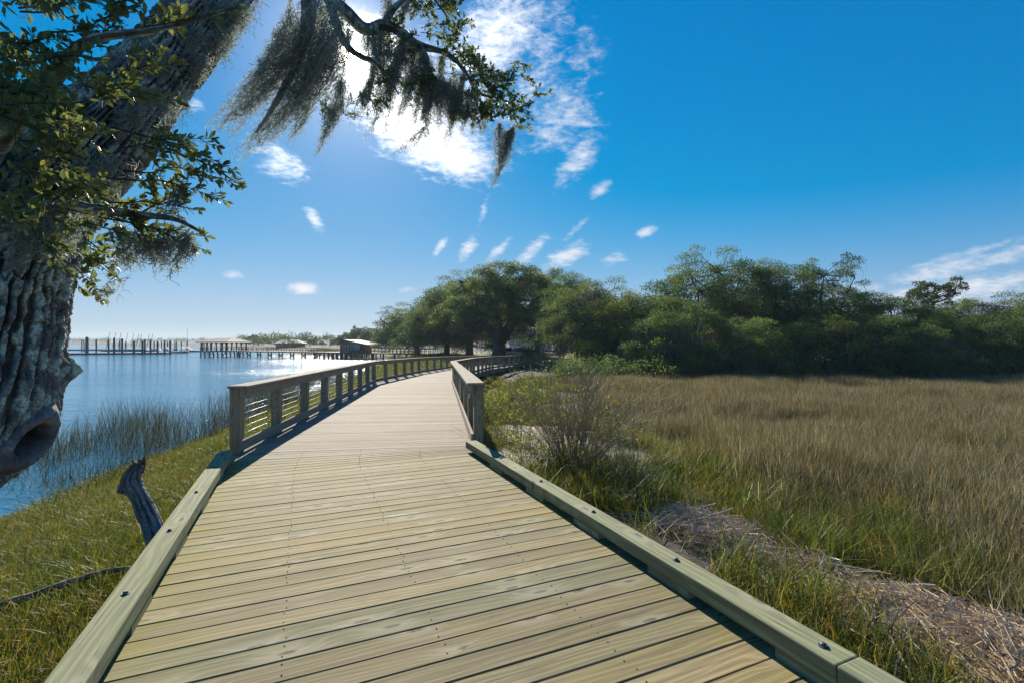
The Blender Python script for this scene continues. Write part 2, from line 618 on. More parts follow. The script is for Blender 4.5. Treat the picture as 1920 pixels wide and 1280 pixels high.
M['grass_green'] = leaf_mat('green_grass', None, [(0, (.030, .060, .012)), (.35, (.070, .105, .020)), (.66, (.12, .14, .026)), (.88, (.19, .17, .04)), (.965, (.34, .28, .15)), (1, (.36, .18, .03))], .42, .45, patch=(.8, .7))
M['reed'] = leaf_mat('water_reed', None, [(0, (.018, .022, .014)), (.5, (.035, .038, .018)), (.85, (.075, .07, .028)), (1, (.14, .12, .04))], .22, .7)
M['straw'] = leaf_mat('straw', None, [(0, (.20, .13, .075)), (.35, (.46, .34, .21)), (.75, (.68, .54, .37)), (1, (.78, .67, .50))], .25, .6, tcol=(1, 1, .9))
M['twig'] = plain('bare_twig', (.30, .225, .15), .8, .35, 30)


def bark_mat(name, dark, mid, lichen, lich=.5):
    m, g, out = new_mat(name)
    tc = g.n('ShaderNodeTexCoord')
    p = tc.outputs['Object']
    n = g.noise(p, 9, 8, .65)
    fine = g.noise(p, 55, 5, .65)
    at = g.n('ShaderNodeAttribute')
    at.attribute_name = 'ridge'
    v = g.math('ADD', g.math('MULTIPLY', n, .5), g.math('MULTIPLY', fine, .5))
    c = g.ramp(v, [(.3, dark), (.62, mid), (.8, tuple(x * 1.4 for x in mid))])
    c = g.mix(g.maprange(at.outputs['Fac'], .1, .7, .75, 0), c, tuple(x * .5 for x in dark))
    ln = g.noise(g.mapping(p, loc=(3, 3, 3)), 5.5, 7, .7)
    lf = g.noise(p, 38, 4, .6)
    l = g.math('MULTIPLY', g.maprange(ln, .46, .56, 0, 1), g.maprange(lf, .35, .55, .15, 1))
    l = g.math('MULTIPLY', l, g.maprange(at.outputs['Fac'], .25, .6, .1, 1))
    lc = g.mix(g.noise(p, 14, 3, .5), lichen, tuple(min(1, x * 1.5) for x in lichen))
    c = g.mix(g.math('MULTIPLY', l, lich), c, lc)
    principled(g, out, c, .9, g.math('ADD', g.math('MULTIPLY', fine, .6), g.math('MULTIPLY', l, .35)), .8, .012)
    return m


M['bark'] = bark_mat('oak_bark', (.05, .047, .044), (.19, .18, .17), (.42, .49, .42), .95)
M['bark_far'] = bark_mat('oak_bark_far', (.05, .045, .04), (.13, .12, .105), (.2, .2, .18), .3)
M['deadwood'] = bark_mat('driftwood', (.07, .06, .055), (.24, .22, .205), (.36, .34, .32), .35)


def ground_mat():
    m, g, out = new_mat('marsh_ground')
    ge = g.n('ShaderNodeNewGeometry')
    p = ge.outputs['Position']
    n = g.noise(p, 1.3, 7, .62)
    f = g.noise(p, 24, 6, .7)
    c = g.ramp(g.math('ADD', g.math('MULTIPLY', n, .5), g.math('MULTIPLY', f, .5)),
               [(.32, (.035, .028, .018)), (.5, (.085, .068, .045)), (.62, (.15, .12, .08)), (.75, (.07, .075, .03))])
    at = g.n('ShaderNodeAttribute')
    at.attribute_name = 'sand'
    sn = g.maprange(g.math('ADD', at.outputs['Fac'], g.math('MULTIPLY', g.math('SUBTRACT', n, .5), .9)), .45, .62, 0, 1)
    c = g.mix(sn, c, g.ramp(f, [(.3, (.42, .36, .30)), (.7, (.62, .55, .47))]))
    at2 = g.n('ShaderNodeAttribute')
    at2.attribute_name = 'mud'
    c = g.mix(at2.outputs['Fac'], c, g.ramp(n, [(.3, (.035, .032, .026)), (.7, (.075, .068, .05))]))
    at3 = g.n('ShaderNodeAttribute')
    at3.attribute_name = 'lawn'
    c = g.mix(at3.outputs['Fac'], c, g.ramp(f, [(.3, (.10, .10, .045)), (.7, (.19, .17, .085))]))
    principled(g, out, c, .95, g.math('ADD', f, g.math('MULTIPLY', n, .6)), .7, .04)
    return m


def water_mat():
    m, g, out = new_mat('river_water')
    ge = g.n('ShaderNodeNewGeometry')
    p = ge.outputs['Position']
    pm = g.mapping(p, rot=(0, 0, math.radians(24)), scale=(.55, 1.0, 1))
    a = g.noise(pm, 1.1, 5, .6, .4)
    b = g.noise(pm, 4.5, 5, .62, .2)
    sl = g.noise(g.mapping(p, rot=(0, 0, math.radians(8)), scale=(.018, .07, 1)), 1.0, 4, .55)
    h = g.math('ADD', g.math('MULTIPLY', a, 1.0), g.math('MULTIPLY', b, .30))
    h = g.math('MULTIPLY', h, g.maprange(sl, .35, .62, .45, 1.15))
    bsdf = principled(g, out, (.06, .20, .31), .12, h, 1.0, .20, IOR=1.333)
    return m


M['ground'] = ground_mat()
M['water'] = water_mat()
# ------------------------------------------------------------------ the lie of the land
Z_W = -2.0
SH_Y = [-80, -5, 4, 9, 11, 20, 35, 63, 88, 97, 115, 200, 300, 420, 700, 5000]
SH_X = [-8, -8.6, -8.9, -9.7, -10.3, -11.6, -13.5, -18, -19.5, -27, -46, -112, -175, -330, -900, -900]
D1 = np.array([-.402, .9156])      # the way the near deck runs
N1 = np.array([.9156, .402])       # to its right


# mats of washed-up straw: centre x, y and half sizes
WRACK = [(2.5, 5.9, .75, .6), (2.35, 5.25, .40, .35), (3.05, 4.75, .40, .32), (3.4, 4.05, .72, .55), (3.5, 3.35, .8, .55), (3.9, 3.7, .5, .4), (3.2, 2.75, .5, .4)]


def shore(y):
    return np.interp(y, SH_Y, SH_X)


def deck_z(y):
    return np.interp(y, [7, 19.5, 31, 47, 60], [0, -.19, -.40, -.74, -.90])


def ground_h(x, y):
    x, y = np.broadcast_arrays(np.asarray(x, float), np.asarray(y, float))
    d = x - shore(y)
    mid = np.interp(y, [-20, 6.8, 19.5, 30, 42, 48], [9.0, -2.2, -4.0, -3.7, -1.7, .2])   # middle of the walk
    off = np.abs(x - mid) - 1.6
    w = (1 - sstep(0, 4.2, off)) * (1 - sstep(7, 17, y))
    plate = -1.0 + .55 * w
    back = sstep(40, 50, y)
    plate = plate * (1 - back) + (-.86) * back
    plate = plate + .5 * sstep(90, 260, y)
    plate = plate + .16 * (fbm(xy3(x, y, .35), 3) - .5) * (1 - .6 * w) + .06 * (fbm(xy3(x, y, 1.7, 5), 2) - .5)
    plate = plate + .10 * np.maximum.reduce([np.exp(-(((x - a) / (c * .8)) ** 2 + ((y - b) / (e * .8)) ** 2)) for a, b, c, e in WRACK])
    bank = Z_W + .27 * d + .12 * (fbm(xy3(x, y, .8, 2), 3) - .5)
    h = np.minimum(plate, bank)
    h = np.maximum(h, Z_W - 3)
    far = sstep(1150, 1300, y)
    return h * (1 - far) + far * (-1.0)


def graded(core0, core1, step, lo, hi, gr=1.16):
    a = list(np.arange(core0, core1 + 1e-6, step))
    s = step
    while a[-1] < hi:
        s *= gr
        a.append(a[-1] + s)
    s = step
    b = []
    c = core0
    while c > lo:
        s *= gr
        c -= s
        b.append(c)
    return np.array(b[::-1] + a)


def build_ground():
    xs = graded(-14, 24, .22, -4500, 4500)
    ys = graded(0, 34, .22, -120, 6000)
    X, Y = np.meshgrid(xs, ys)
    Z = ground_h(X, Y)
    V = np.stack([X, Y, Z], -1).reshape(-1, 3)
    nx, ny = len(xs), len(ys)
    i = (np.arange(ny - 1)[:, None] * nx + np.arange(nx - 1)[None])
    Fq = np.stack([i, i + 1, i + nx + 1, i + nx], -1).reshape(-1, 4)
    x, y = V[:, 0], V[:, 1]
    sand = np.maximum.reduce([np.exp(-(((x - a) / c) ** 2 + ((y - b) / e) ** 2)) * s for a, b, c, e, s in
                              ((.9, 12.0, 1.7, 2.9, 1.1), (.5, 8.8, 1.0, 1.9, .95), (2.4, 10.2, 1.3, 1.4, .8), (-1.2, 15, .9, 3, .6))])
    d = x - shore(y)
    mud = np.clip(1 - (V[:, 2] - Z_W) / .5, 0, 1)
    lawn = np.maximum(sstep(42, 50, y) * sstep(2, 6, d), sstep(900, 1100, y))
    lawn = lawn * (1 - sstep(105, 125, y))
    mud = np.maximum(mud, sstep(105, 125, y))
    me = mk_mesh('ground', V, Fq, M['ground'], True, {'sand': sand, 'mud': mud, 'lawn': lawn})
    tag(obj('ground', me), 'sandy marsh ground beside the boardwalk', kind='structure')
    wm = mk_mesh('river', [(-4400, -120, Z_W), (400, -120, Z_W), (400, 5900, Z_W), (-4400, 5900, Z_W)], np.array([[0, 1, 2, 3]]), M['water'])
    tag(obj('river', wm), 'blue rippled river reflecting the sun', kind='structure')


build_ground()

# ------------------------------------------------------------------ the boardwalk
LEFT = [(-3.75, 6.45), (-5.70, 19.7), (-5.45, 28), (-4.55, 36.5), (-2.9, 44), (-1.2, 50)]
RIGHT = [(-.46, 6.95), (-2.30, 19.3), (-2.15, 27.2), (-1.4, 35), (.2, 42), (2.2, 48.5)]


def along(poly, n, curve=True):
    p = np.asarray(poly, float)
    L = np.r_[0, np.cumsum(np.linalg.norm(np.diff(p, axis=0), axis=1))]
    t = np.linspace(0, L[-1], n)
    return np.stack([np.interp(t, L, p[:, 0]), np.interp(t, L, p[:, 1])], -1)


def board_mesh(name, W0, W1, L, mat, th=.038, ch=.005):
    """plank along local x, W0 wide at its left end and W1 at its right, chamfered upper edges, a little cupped"""
    rows = []
    for x, w in ((-L / 2, W0), (L / 2, W1)):
        h = w / 2
        c = min(ch, h * .4)
        rows.append([(x, -h, -th), (x, h, -th), (x, h, -c), (x, h - c, 0), (x, 0, -.0012), (x, -h + c, 0), (x, -h, -c)])
    V = np.array(rows).reshape(-1, 3)
    k = 7
    Fq = np.array([[i, (i + 1) % k, k + (i + 1) % k, k + i] for i in range(k)])
    caps = np.array([list(range(k))[::-1], list(range(k, 2 * k))])
    return mk_mesh(name, V, [Fq, caps], mat)


walk = empty('boardwalk', (0, 3, 0), 0, 'timber boardwalk curving from the foreground toward the oaks', kind='structure')
walk.location = (0, 0, 0)


def build_deck():
    pairs = []
    step = .152
    for s in np.arange(-1.6, 6.2 + 1e-6, step):
        pairs.append((-.93 * N1 + s * D1, 2.22 * N1 + s * D1))
    a0, b0 = pairs[-1]
    n = 8
    for k in range(1, n + 1):
        pairs.append((a0 + (np.array(LEFT[0]) - a0) * k / n, b0 + (np.array(RIGHT[0]) - b0) * k / n))
    new_n = len(pairs)
    n = 88
    for k in range(1, n + 1):
        t = k / n
        pairs.append((np.array(LEFT[0]) * (1 - t) + np.array(LEFT[1]) * t, np.array(RIGHT[0]) * (1 - t) + np.array(RIGHT[1]) * t))
    n = 142
    la, ra = along(LEFT[1:], n + 1), along(RIGHT[1:], n + 1)
    for k in range(1, n + 1):
        pairs.append((la[k], ra[k]))
    rr = random.Random(3)
    for i in range(len(pairs) - 1):
        (l0, r0), (l1, r1) = pairs[i], pairs[i + 1]
        lm, rm = (l0 + l1) / 2, (r0 + r1) / 2
        ax = rm - lm
        L = np.linalg.norm(ax)
        ax = ax / L
        nn = np.array([-ax[1], ax[0]])
        gap = rr.choice((.0028, .0035, .004, .005, .0065)) if i < new_n else .005
        w0 = max(.012, abs(np.dot(l1 - l0, nn)) - gap)
        w1 = max(.012, abs(np.dot(r1 - r0, nn)) - gap)
        ex = rr.uniform(-.012, .012)
        old = i >= new_n + (rr.randint(-4, 2))
        o = obj('deck_board', board_mesh('deck_board', w0, w1, L + ex, M['deck_old'] if old else M['deck_new'], .038, .005 if i < 140 else .003), walk)
        c = (lm + rm) / 2
        o.location = (c[0], c[1], float(deck_z(c[1])) + rr.uniform(-.0015, .0015))
        o.rotation_euler = (0, rr.uniform(-.0006, .0006), math.atan2(ax[1], ax[0]))
    # screw heads over the beams
    mb = MB()
    for i in range(new_n - 1):
        (l0, r0), (l1, r1) = pairs[i], pairs[i + 1]
        for t in (.035, .27, .50, .74, .965):
            if rr.random() < .12:
                continue
            for f in (.24, .76):
                q = (l0 * (1 - t) + r0 * t) * (1 - f) + (l1 * (1 - t) + r1 * t) * f
                q = q + np.array([rr.uniform(-.012, .012), rr.uniform(-.008, .008)])
                mb.tube([(*q, -.004), (*q, .0022)], .0042, 6)
    screws = mb.build('screw_heads', M['screw'], walk)
    screws['kind'] = 'stuff'
    # beams and edge boards that carry the planks
    for s0, s1, off in ((-1.6, 6.2, -.86), (-1.6, 6.2, .65), (-1.6, 6.2, 2.15)):
        a, b = off * N1 + s0 * D1, off * N1 + s1 * D1
        mb = MB()
        mb.bar((*a, -.14), (*b, -.14), .07, .19)
        mb.build('beam', M['beam'], walk)
    for poly, sg in ((LEFT, 1), (RIGHT, -1)):
        pts = np.vstack([[poly[0]], along(poly[1:], 9)])
        for a, b in zip(pts[:-1], pts[1:]):
            n = np.array([b[1] - a[1], -(b[0] - a[0])])
            n = n / np.linalg.norm(n) * sg * .07
            mb = MB()
            mb.bar((*(a + n), deck_z(a[1]) - .175), (*(b + n), deck_z(b[1]) - .175), .05, .27)
            mb.build('edge_board', M['kerb'], walk)
    for poly, sg in ((LEFT, 1), (RIGHT, -1)):
        pts = along(poly, 14)
        for q in pts[:-2]:
            gz = float(ground_h(q[0], q[1]))
            top = float(deck_z(q[1])) - .31
            if top - gz < .1:
                continue
            mb = MB()
            mb.tube([(q[0] + .2 * sg, q[1], gz - .4), (q[0] + .2 * sg, q[1], top)], .13, 10)
            mb.build('pile', M['beam'], walk)


build_deck()


# ------------------------------------------------------------------ railings
def rail_line(poly, inset):
    """rail face line set in from the deck edge"""
    p = np.asarray(poly, float)
    out = []
    for i in range(len(p)):
        a, b = p[max(0, i - 1)], p[min(len(p) - 1, i + 1)]
        t = (b - a) / np.linalg.norm(b - a)
        n = np.array([t[1], -t[0]])
        out.append(p[i] + n * inset)
    return np.array(out)


def build_railing(poly, side, label, start_gap):
    """side +1: the walk lies to the right of the rail, -1: to the left"""
    root = empty('railing', (poly[0][0], poly[0][1], 0), 0, label, 'railing', 'cable railings of the boardwalk')
    root.location = (0, 0, 0)
    line = rail_line(poly, .12 * side)
    segs = np.diff(line, axis=0)
    cum = np.r_[0, np.cumsum(np.linalg.norm(segs, axis=1))]

    def at(t):
        return np.array([np.interp(t, cum, line[:, 0]), np.interp(t, cum, line[:, 1])])

    def nrm(t):
        i = min(len(segs) - 1, max(0, np.searchsorted(cum, t, 'right') - 1))
        s = segs[i] / np.linalg.norm(segs[i])
        return np.array([s[1], -s[0]]) * side, s     # towards the walk, along
    # posts
    ts = []
    for i in range(len(segs)):
        n = max(1, round((cum[i + 1] - cum[i]) / 1.62))
        ts += list(cum[i] + (cum[i + 1] - cum[i]) * np.arange(n) / n)
    ts.append(cum[-1] - .08)
    ts[0] = .08
    for k, t in enumerate(ts):
        q = at(t)
        n, s = nrm(t)
        c = q - n * .10
        z = float(deck_z(q[1]))
        bot = -.02 if k == 0 else -.32
        o = MB()
        L = .868 - bot
        o.box((0, 0, 0), (.14, .14, L))
        post = o.build('post', M['post'], root)
        post.location = (c[0], c[1], z + (.868 + bot) / 2)
        post.rotation_euler = (0, 0, math.atan2(s[1], s[0]))
        bev = post.modifiers.new('edge', 'BEVEL')
        bev.width = .008
        bev.segments = 1
        if k % 4 == 3:
            mb = MB()
            e = q - n * .02 + s * .085
            mb.tube([(e[0], e[1], z - .05), (e[0], e[1], z + .78)], .012, 8)
            mb.build('conduit', M['conduit'], root)
    # rails and caps, one board for each straight run
    for i in range(len(segs)):
        a, b = line[i], line[i + 1]
        s = (b - a) / np.linalg.norm(b - a)
        n = np.array([s[1], -s[0]]) * side
        runs = max(1, round(np.linalg.norm(b - a) / 4.9))
        for j in range(runs):
            p0 = a + (b - a) * j / runs
            p1 = a + (b - a) * (j + 1) / runs
            ext = .004
            p0 = p0 + s * (ext if not (i == 0 and j == 0) else -.03)
            p1 = p1 - s * (ext if not (j == runs - 1) else -.015)
            z0, z1 = float(deck_z(p0[1])), float(deck_z(p1[1]))
            for nm, off, zc, w, h in (('cap', -.055, .889, .25, .038), ('top_rail', -.008, .800, .038, .135), ('bottom_rail', -.008, .105, .04, .14)):
                q0, q1 = p0 + n * off, p1 + n * off
                L = math.dist((*q0, z0), (*q1, z1))
                mb = MB()
                mb.box((0, 0, 0), (L, w, h))
                o = mb.build(nm, M['rail'], root)
                o.location = ((q0[0] + q1[0]) / 2, (q0[1] + q1[1]) / 2, (z0 + z1) / 2 + zc)
                o.rotation_euler = (0, -math.atan2(z1 - z0, math.dist(q0, q1)), math.atan2(s[1], s[0]))
                bev = o.modifiers.new('edge', 'BEVEL')
                bev.width = .006
                bev.segments = 1
    # steel cables through the posts
    for k in range(6):
        pts = []
        for t in np.linspace(.02, cum[-1] - .02, 60):
            q = at(t)
            n, s = nrm(t)
            q = q - n * .10
            pts.append((q[0], q[1], float(deck_z(q[1])) + .215 + k * .095))
        mb = MB()
        mb.tube(pts, .0042, 5)
        mb.build('cable', M['steel'], root, True)
    # round end plate under the cap by the first post
    q = at(.20)
    n, s = nrm(.2)
    c = q + n * .014
    z = float(deck_z(q[1])) + .70
    mb = MB()
    mb.tube([(*(c), z), (*(c + n * .012), z), (*(c + n * .02), z)], [.042, .042, .03], 16)
    mb.build('end_plate', M['steel'], root)
    return root


build_railing(LEFT, 1, 'weathered timber and cable railing on the river side of the boardwalk', 0)
build_railing(RIGHT, -1, 'weathered timber and cable railing on the marsh side of the boardwalk', 0)


# ------------------------------------------------------------------ low timber kerbs of the near deck
def build_kerb(off0, off1, s_end, joints, bolts, label):
    root = empty('kerb_rail', (0, 0, 0), 0, label, 'kerb', 'timber kerbs along the deck edge')
    ang = math.atan2(D1[1], D1[0])
    mid = (off0 + off1) / 2
    cuts = [-1.6] + joints + [s_end]
    for a, b in zip(cuts[:-1], cuts[1:]):
        L = b - a - .004
        c = mid * N1 + (a + b) / 2 * D1
        mb = MB()
        mb.box((0, 0, 0), (L, abs(off1 - off0), .092))
        o = mb.build('timber', M['kerb'], root)
        o.location = (c[0], c[1], .094)
        o.rotation_euler = (0, 0, ang)
        bev = o.modifiers.new('edge', 'BEVEL')
        bev.width = .007
        bev.segments = 2
    for s in bolts:
        c = mid * N1 + s * D1
        mb = MB()
        mb.box((0, 0, 0), (.36, abs(off1 - off0) - .006, .047))
        o = mb.build('block', M['kerb'], root)
        o.location = (c[0], c[1], .0235)
        o.rotation_euler = (0, 0, ang)
        mb = MB()
        mb.tube([(0, 0, 0), (0, 0, .004)], .021, 14)
        mb.tube([(0, 0, .004), (0, 0, .011), (0, 0, .016)], [.014, .013, .007], 12)
        o = mb.build('bolt', M['bolt'], root)
        o.location = (c[0], c[1], .1405)


sb = [p[0] * D1[0] + p[1] * D1[1] for p in
      [((px - 960) / F * (1.36 * F / (py - 640)), 1.36 * F / (py - 640)) for px, py in ((905, 862), (1013, 902), (1113, 959), (1270, 1049), (1549, 1208))]]
build_kerb(2.06, 2.215, 6.28, [1.30], [s for s in sb] + [.15, -.8], 'greenish treated timber kerb along the marsh side of the near deck')
sb = [p[0] * D1[0] + p[1] * D1[1] for p in
      [((px - 960) / F * (1.36 * F / (py - 640)), 1.36 * F / (py - 640)) for px, py in ((408, 875), (371, 922), (320, 994), (226, 1114))]]
build_kerb(-.945, -.79, 6.95, [.9], [s for s in sb] + [6.7, 1.3, .3], 'greenish treated timber kerb along the river side of the near deck')
# ------------------------------------------------------------------ the live oak over the walk
LEAF_T = np.array([[0, 0, 0], [.30, .5, .10], [.30, 0, 0], [.30, -.5, .10], [.68, .62, .14], [.68, 0, .02], [.68, -.62, .14], [1, 0, -.05]])
LEAF_F = np.array([[0, 2, 1], [0, 3, 2], [1, 2, 5], [1, 5, 4], [2, 3, 6], [2, 6, 5], [4, 5, 7], [5, 6, 7]])


def frames(d, up):
    """orthonormal frames with x along d and z as near up as can be"""
    d = d / (np.linalg.norm(d, axis=1)[:, None] + 1e-9)
    y = np.cross(up, d)
    y /= np.linalg.norm(y, axis=1)[:, None] + 1e-9
    z = np.cross(d, y)
    return d, y, z


def leaves_mesh(name, pos, d, size, mat, wid=.34, r=None, tint=None, parent=None, up=None):
    r = r or rng
    n = len(pos)
    up = (np.array([0, 0, 1.0]) + r.normal(0, .55, (n, 3))) if up is None else up
    x, y, z = frames(np.asarray(d, float), up)
    size = np.broadcast_to(size, (n,))
    w = size * wid * r.uniform(.75, 1.25, n)
    T = LEAF_T
    V = pos[:, None] + T[None, :, 0, None] * (x * size[:, None])[:, None] + T[None, :, 1, None] * (y * w[:, None])[:, None] + T[None, :, 2, None] * (z * w[:, None])[:, None]
    Fq = (LEAF_F[None] + (np.arange(n) * 8)[:, None, None]).reshape(-1, 3)
    t = r.beta(2, 2.4, n) if tint is None else tint
    me = mk_mesh(name, V.reshape(-1, 3), Fq, mat, False, {'tint': np.repeat(t, 8)})
    return obj(name, me, parent) if parent is not None else me


def bark_tube(name, pts, rad, parent, nu=120, nv=220, depth=.03, seed=0, freq=7.0, extra=None, smooth=True, mat=None):
    """limb with real furrows: plates long in the grain direction, deep cracks between them"""
    sp = spline(np.column_stack([pts, rad]), nv)
    p, rd = sp[:, :3], sp[:, 3]
    V, Fq, caps = tube(p, np.ones(nv), nu)
    V = V.reshape(nv, nu, 3)
    dirs = V - p[:, None]
    L = np.r_[0, np.cumsum(np.linalg.norm(np.diff(p, axis=0), axis=1))]
    an = np.arange(nu) / nu * 2 * np.pi
    A, S = np.meshgrid(an, L)
    ca, sa = np.cos(A), np.sin(A)
    R = rd[:, None]
    # long plates in rows along the limb, parted by deep furrows and short cross cracks
    N = max(6, int(freq))
    wob = fbm(np.stack([ca * 2 + seed, sa * 2, S * 1.2], -1), 3) - .5
    wob2 = fbm(np.stack([ca * 9 + seed, sa * 9, S * 6], -1), 3) - .5
    u = A / (2 * np.pi) * N + N * .10 * wob + 1.3 * wob2
    iu = np.floor(u)
    eu = np.minimum(u - iu, 1 - (u - iu))
    idu = np.mod(iu, N).astype(np.int64)
    v = S * 3.4 + 9 * h3(idu, idu * 0 + int(seed * 10), idu * 0) + 1.1 * wob2
    iv = np.floor(v)
    ev = np.minimum(v - iv, 1 - (v - iv))
    plate = h3(idu, iv.astype(np.int64), idu * 0 + 5)
    ridge = sstep(.03, .30, eu) * (.45 + .55 * sstep(.0, .10, ev)) * (.62 + .38 * plate)
    fine = fbm(np.stack([ca * R * 70, sa * R * 70, S * 45], -1), 3) - .5
    lump = fbm(np.stack([ca * 1.1 + seed, sa * 1.1, S * 1.6], -1), 2) - .5
    soft = 0.0
    add = 0.0
    if extra is not None:
        add, soft = extra(p, dirs, A, S, R)
    rr = R * (1 + .14 * lump) + (1 - .8 * soft) * depth * (ridge - .6) + depth * .5 * fine + add
    ridge = np.clip(ridge * (1 - soft) + .62 * soft, 0, 1)
    V = p[:, None] + dirs * rr[..., None]
    me = mk_mesh(name, V.reshape(-1, 3), [Fq, np.array([caps[0]]), np.array([caps[1]])], mat or M['bark'], smooth, {'ridge': ridge.ravel()})
    return obj(name, me, parent), p, rd


oak = empty('live_oak', (-4.0, 2.9, -.9), 0, 'large live oak leaning over the boardwalk, hung with grey moss', 'tree')
oak.location = (0, 0, 0)


def pxr(rows):
    pts = np.array([P(a, b, y) for a, b, y, r in rows])
    return pts, np.array([r for *_, r in rows])


def build_oak():
    # trunk: rises from the bank out of the frame, swells at an old branch scar, then leans to the right
    rows = [(-950, 1500, 2.8, .62), (-620, 1100, 2.9, .52), (-380, 955, 2.95, .46), (-220, 885, 3.0, .43), (-120, 820, 3.05, .42), (-62, 745, 3.1, .42), (-38, 640, 3.18, .425), (-22, 520, 3.25, .42), (25, 410, 3.35, .41),
            (105, 330, 3.5, .37), (205, 238, 3.65, .30), (300, 130, 3.85, .245), (382, 25, 4.05, .23), (455, -90, 4.4, .22), (520, -200, 4.9, .2)]
    pts, rad = pxr(rows)

    def scar(p, dirs, A, S, R):
        surf = p[:, None] + dirs * R[..., None]
        facing = (dirs * (np.array([0, 0, CAM_H]) - surf)).sum(-1) > 0
        sx_, sy_ = 960 + F * surf[..., 0] / surf[..., 1], 640 - F * (surf[..., 2] - CAM_H) / surf[..., 1]

        def spot(x, y):
            e = np.where(facing & (surf[..., 1] > 1), (sx_ - x) ** 2 + (sy_ - y) ** 2, 1e12)
            return surf.reshape(-1, 3)[np.argmin(e)]
        hole_c, knob_c = spot(70, 828), spot(122, 692)
        d = surf - hole_c
        # swelling of the old wound, oblong, with a hollow in its middle
        ax1 = np.array([.47, .51, .72])
        ax1 /= np.linalg.norm(ax1)
        u = (d * ax1).sum(-1)
        rr = np.sqrt(np.maximum((d ** 2).sum(-1) - u ** 2, 0) / .075 ** 2 + (u / .17) ** 2)
        k = surf - knob_c
        kb = np.exp(-(k ** 2).sum(-1) / .08 ** 2) * .09
        return kb + .07 * np.exp(-(rr / 2.6) ** 2), np.exp(-(rr / 2.4) ** 4)
    trunk, p, rd = bark_tube('trunk', pts, rad, oak, 600, 860, .068, 1.3, 40, scar)
    # hollow left by a lost limb: a callus ring round a dark cavity
    co = np.empty(len(trunk.data.vertices) * 3, np.float32)
    trunk.data.vertices.foreach_get('co', co)
    co = co.reshape(-1, 3)
    ok = co[:, 1] > 1
    qx, qy = 960 + F * co[:, 0] / np.maximum(co[:, 1], .1), 640 - F * (co[:, 2] - CAM_H) / np.maximum(co[:, 1], .1)
    near_ = ok & ((qx - 66) ** 2 + (qy - 832) ** 2 < 14 ** 2)
    C = co[near_][np.argmin(np.linalg.norm(co[near_] - np.array([0, 0, CAM_H]), axis=1))].astype(float)
    view = np.array([0, 0, CAM_H]) - C
    view /= np.linalg.norm(view)
    right = np.array([-view[1], view[0], 0])
    right /= np.linalg.norm(right)
    nrm_ = view * .80 + right * .42 + np.array([0, 0, -.28])
    nrm_ /= np.linalg.norm(nrm_)
    up_ = right * .62 + np.array([0, 0, .78])
    up_ -= nrm_ * np.dot(up_, nrm_)
    up_ /= np.linalg.norm(up_)
    sd_ = np.cross(nrm_, up_)
    prof = [(.235, -.16), (.22, -.07), (.195, -.005), (.17, .035), (.145, .05), (.118, .042), (.098, .015), (.09, -.04), (.082, -.12), (.06, -.20), (.01, -.24)]
    prof = spline(prof, 44)
    na = 96
    an_ = np.arange(na) / na * 2 * np.pi
    RR = np.repeat(prof[:, 0][:, None], na, 1)
    HH = np.repeat(prof[:, 1][:, None], na, 1)
    AA = np.repeat(an_[None], len(prof), 0)
    nz_ = fbm(np.stack([np.cos(AA) * 2.2 + 3, np.sin(AA) * 2.2, RR * 9], -1), 3) - .5
    crk = np.abs(fbm(np.stack([np.cos(AA) * 9, np.sin(AA) * 9, RR * 7], -1), 2) - .5) * 2
    RR = RR * (1 + .30 * nz_) * .92
    HH = HH + .03 * nz_ - .014 * (1 - sstep(0, .15, crk))
    VV = C + nrm_ * .005 + (np.cos(AA) * RR * 1.25)[..., None] * up_ + (np.sin(AA) * RR * .72)[..., None] * sd_ + HH[..., None] * nrm_
    ii = np.arange(len(prof) - 1)[:, None] * na
    jj = np.arange(na)[None]
    ff = np.stack([ii + jj, ii + (jj + 1) % na, ii + na + (jj + 1) % na, ii + na + jj], -1).reshape(-1, 4)
    # open the trunk behind the ring
    rel = co - C
    cu, cs_, ch = rel @ up_, rel @ sd_, rel @ nrm_
    inside = ((cu / .185) ** 2 + (cs_ / .115) ** 2 < 1) & (np.abs(ch) < .3)
    co[inside] -= (nrm_ * .34).astype(np.float32)
    trunk.data.vertices.foreach_set('co', co.ravel())
    trunk.data.update()
    me_ = mk_mesh('branch_scar', VV.reshape(-1, 3), ff, M['deadwood'], True, {'ridge': np.clip(.5 + nz_.ravel(), 0, 1)})
    obj('branch_scar', me_, trunk)['label'] = 'hollow branch scar with a thick callus ring'
    trunk['label'] = 'thick furrowed trunk with pale lichen and a hollow branch scar'
    # the long branch that comes back into the picture
    rows2 = [(455, -90, 4.4, .15), (545, -110, 5.0, .13), (590, -45, 5.5, .105), (622, 0, 5.8, .088), (650, 25, 5.9, .082), (678, 52, 6.0, .076), (697, 55, 6.05, .07), (719, 47, 6.1, .066), (747, 58, 6.1, .06),
             (775, 80, 6.15, .055), (797, 89, 6.2, .046), (828, 97, 6.2, .034), (853, 112, 6.25, .028), (869, 131, 6.25, .025), (884, 153, 6.3, .022), (903, 177, 6.3, .017), (931, 184, 6.3, .011), (962, 196, 6.3, .006)]
    q2, r2 = pxr(rows2)
    bark_tube('branch', q2, r2, oak, 14, 150, .008, 4.1, 9)
    rows3 = [(622, 0, 5.8, .07), (630, 45, 5.7, .05), (652, 88, 5.7, .042), (680, 108, 5.75, .034), (702, 116, 5.8, .026), (730, 150, 5.85, .014), (748, 178, 5.9, .007)]
    q3, r3 = pxr(rows3)
    bark_tube('branch', q3, r3, oak, 10, 70, .006, 2.2, 9)
    rows4 = [(786, 86, 6.17, .05), (798, 110, 6.15, .042), (802, 135, 6.15, .03), (806, 165, 6.1, .018), (822, 195, 6.1, .008)]
    q4, r4 = pxr(rows4)
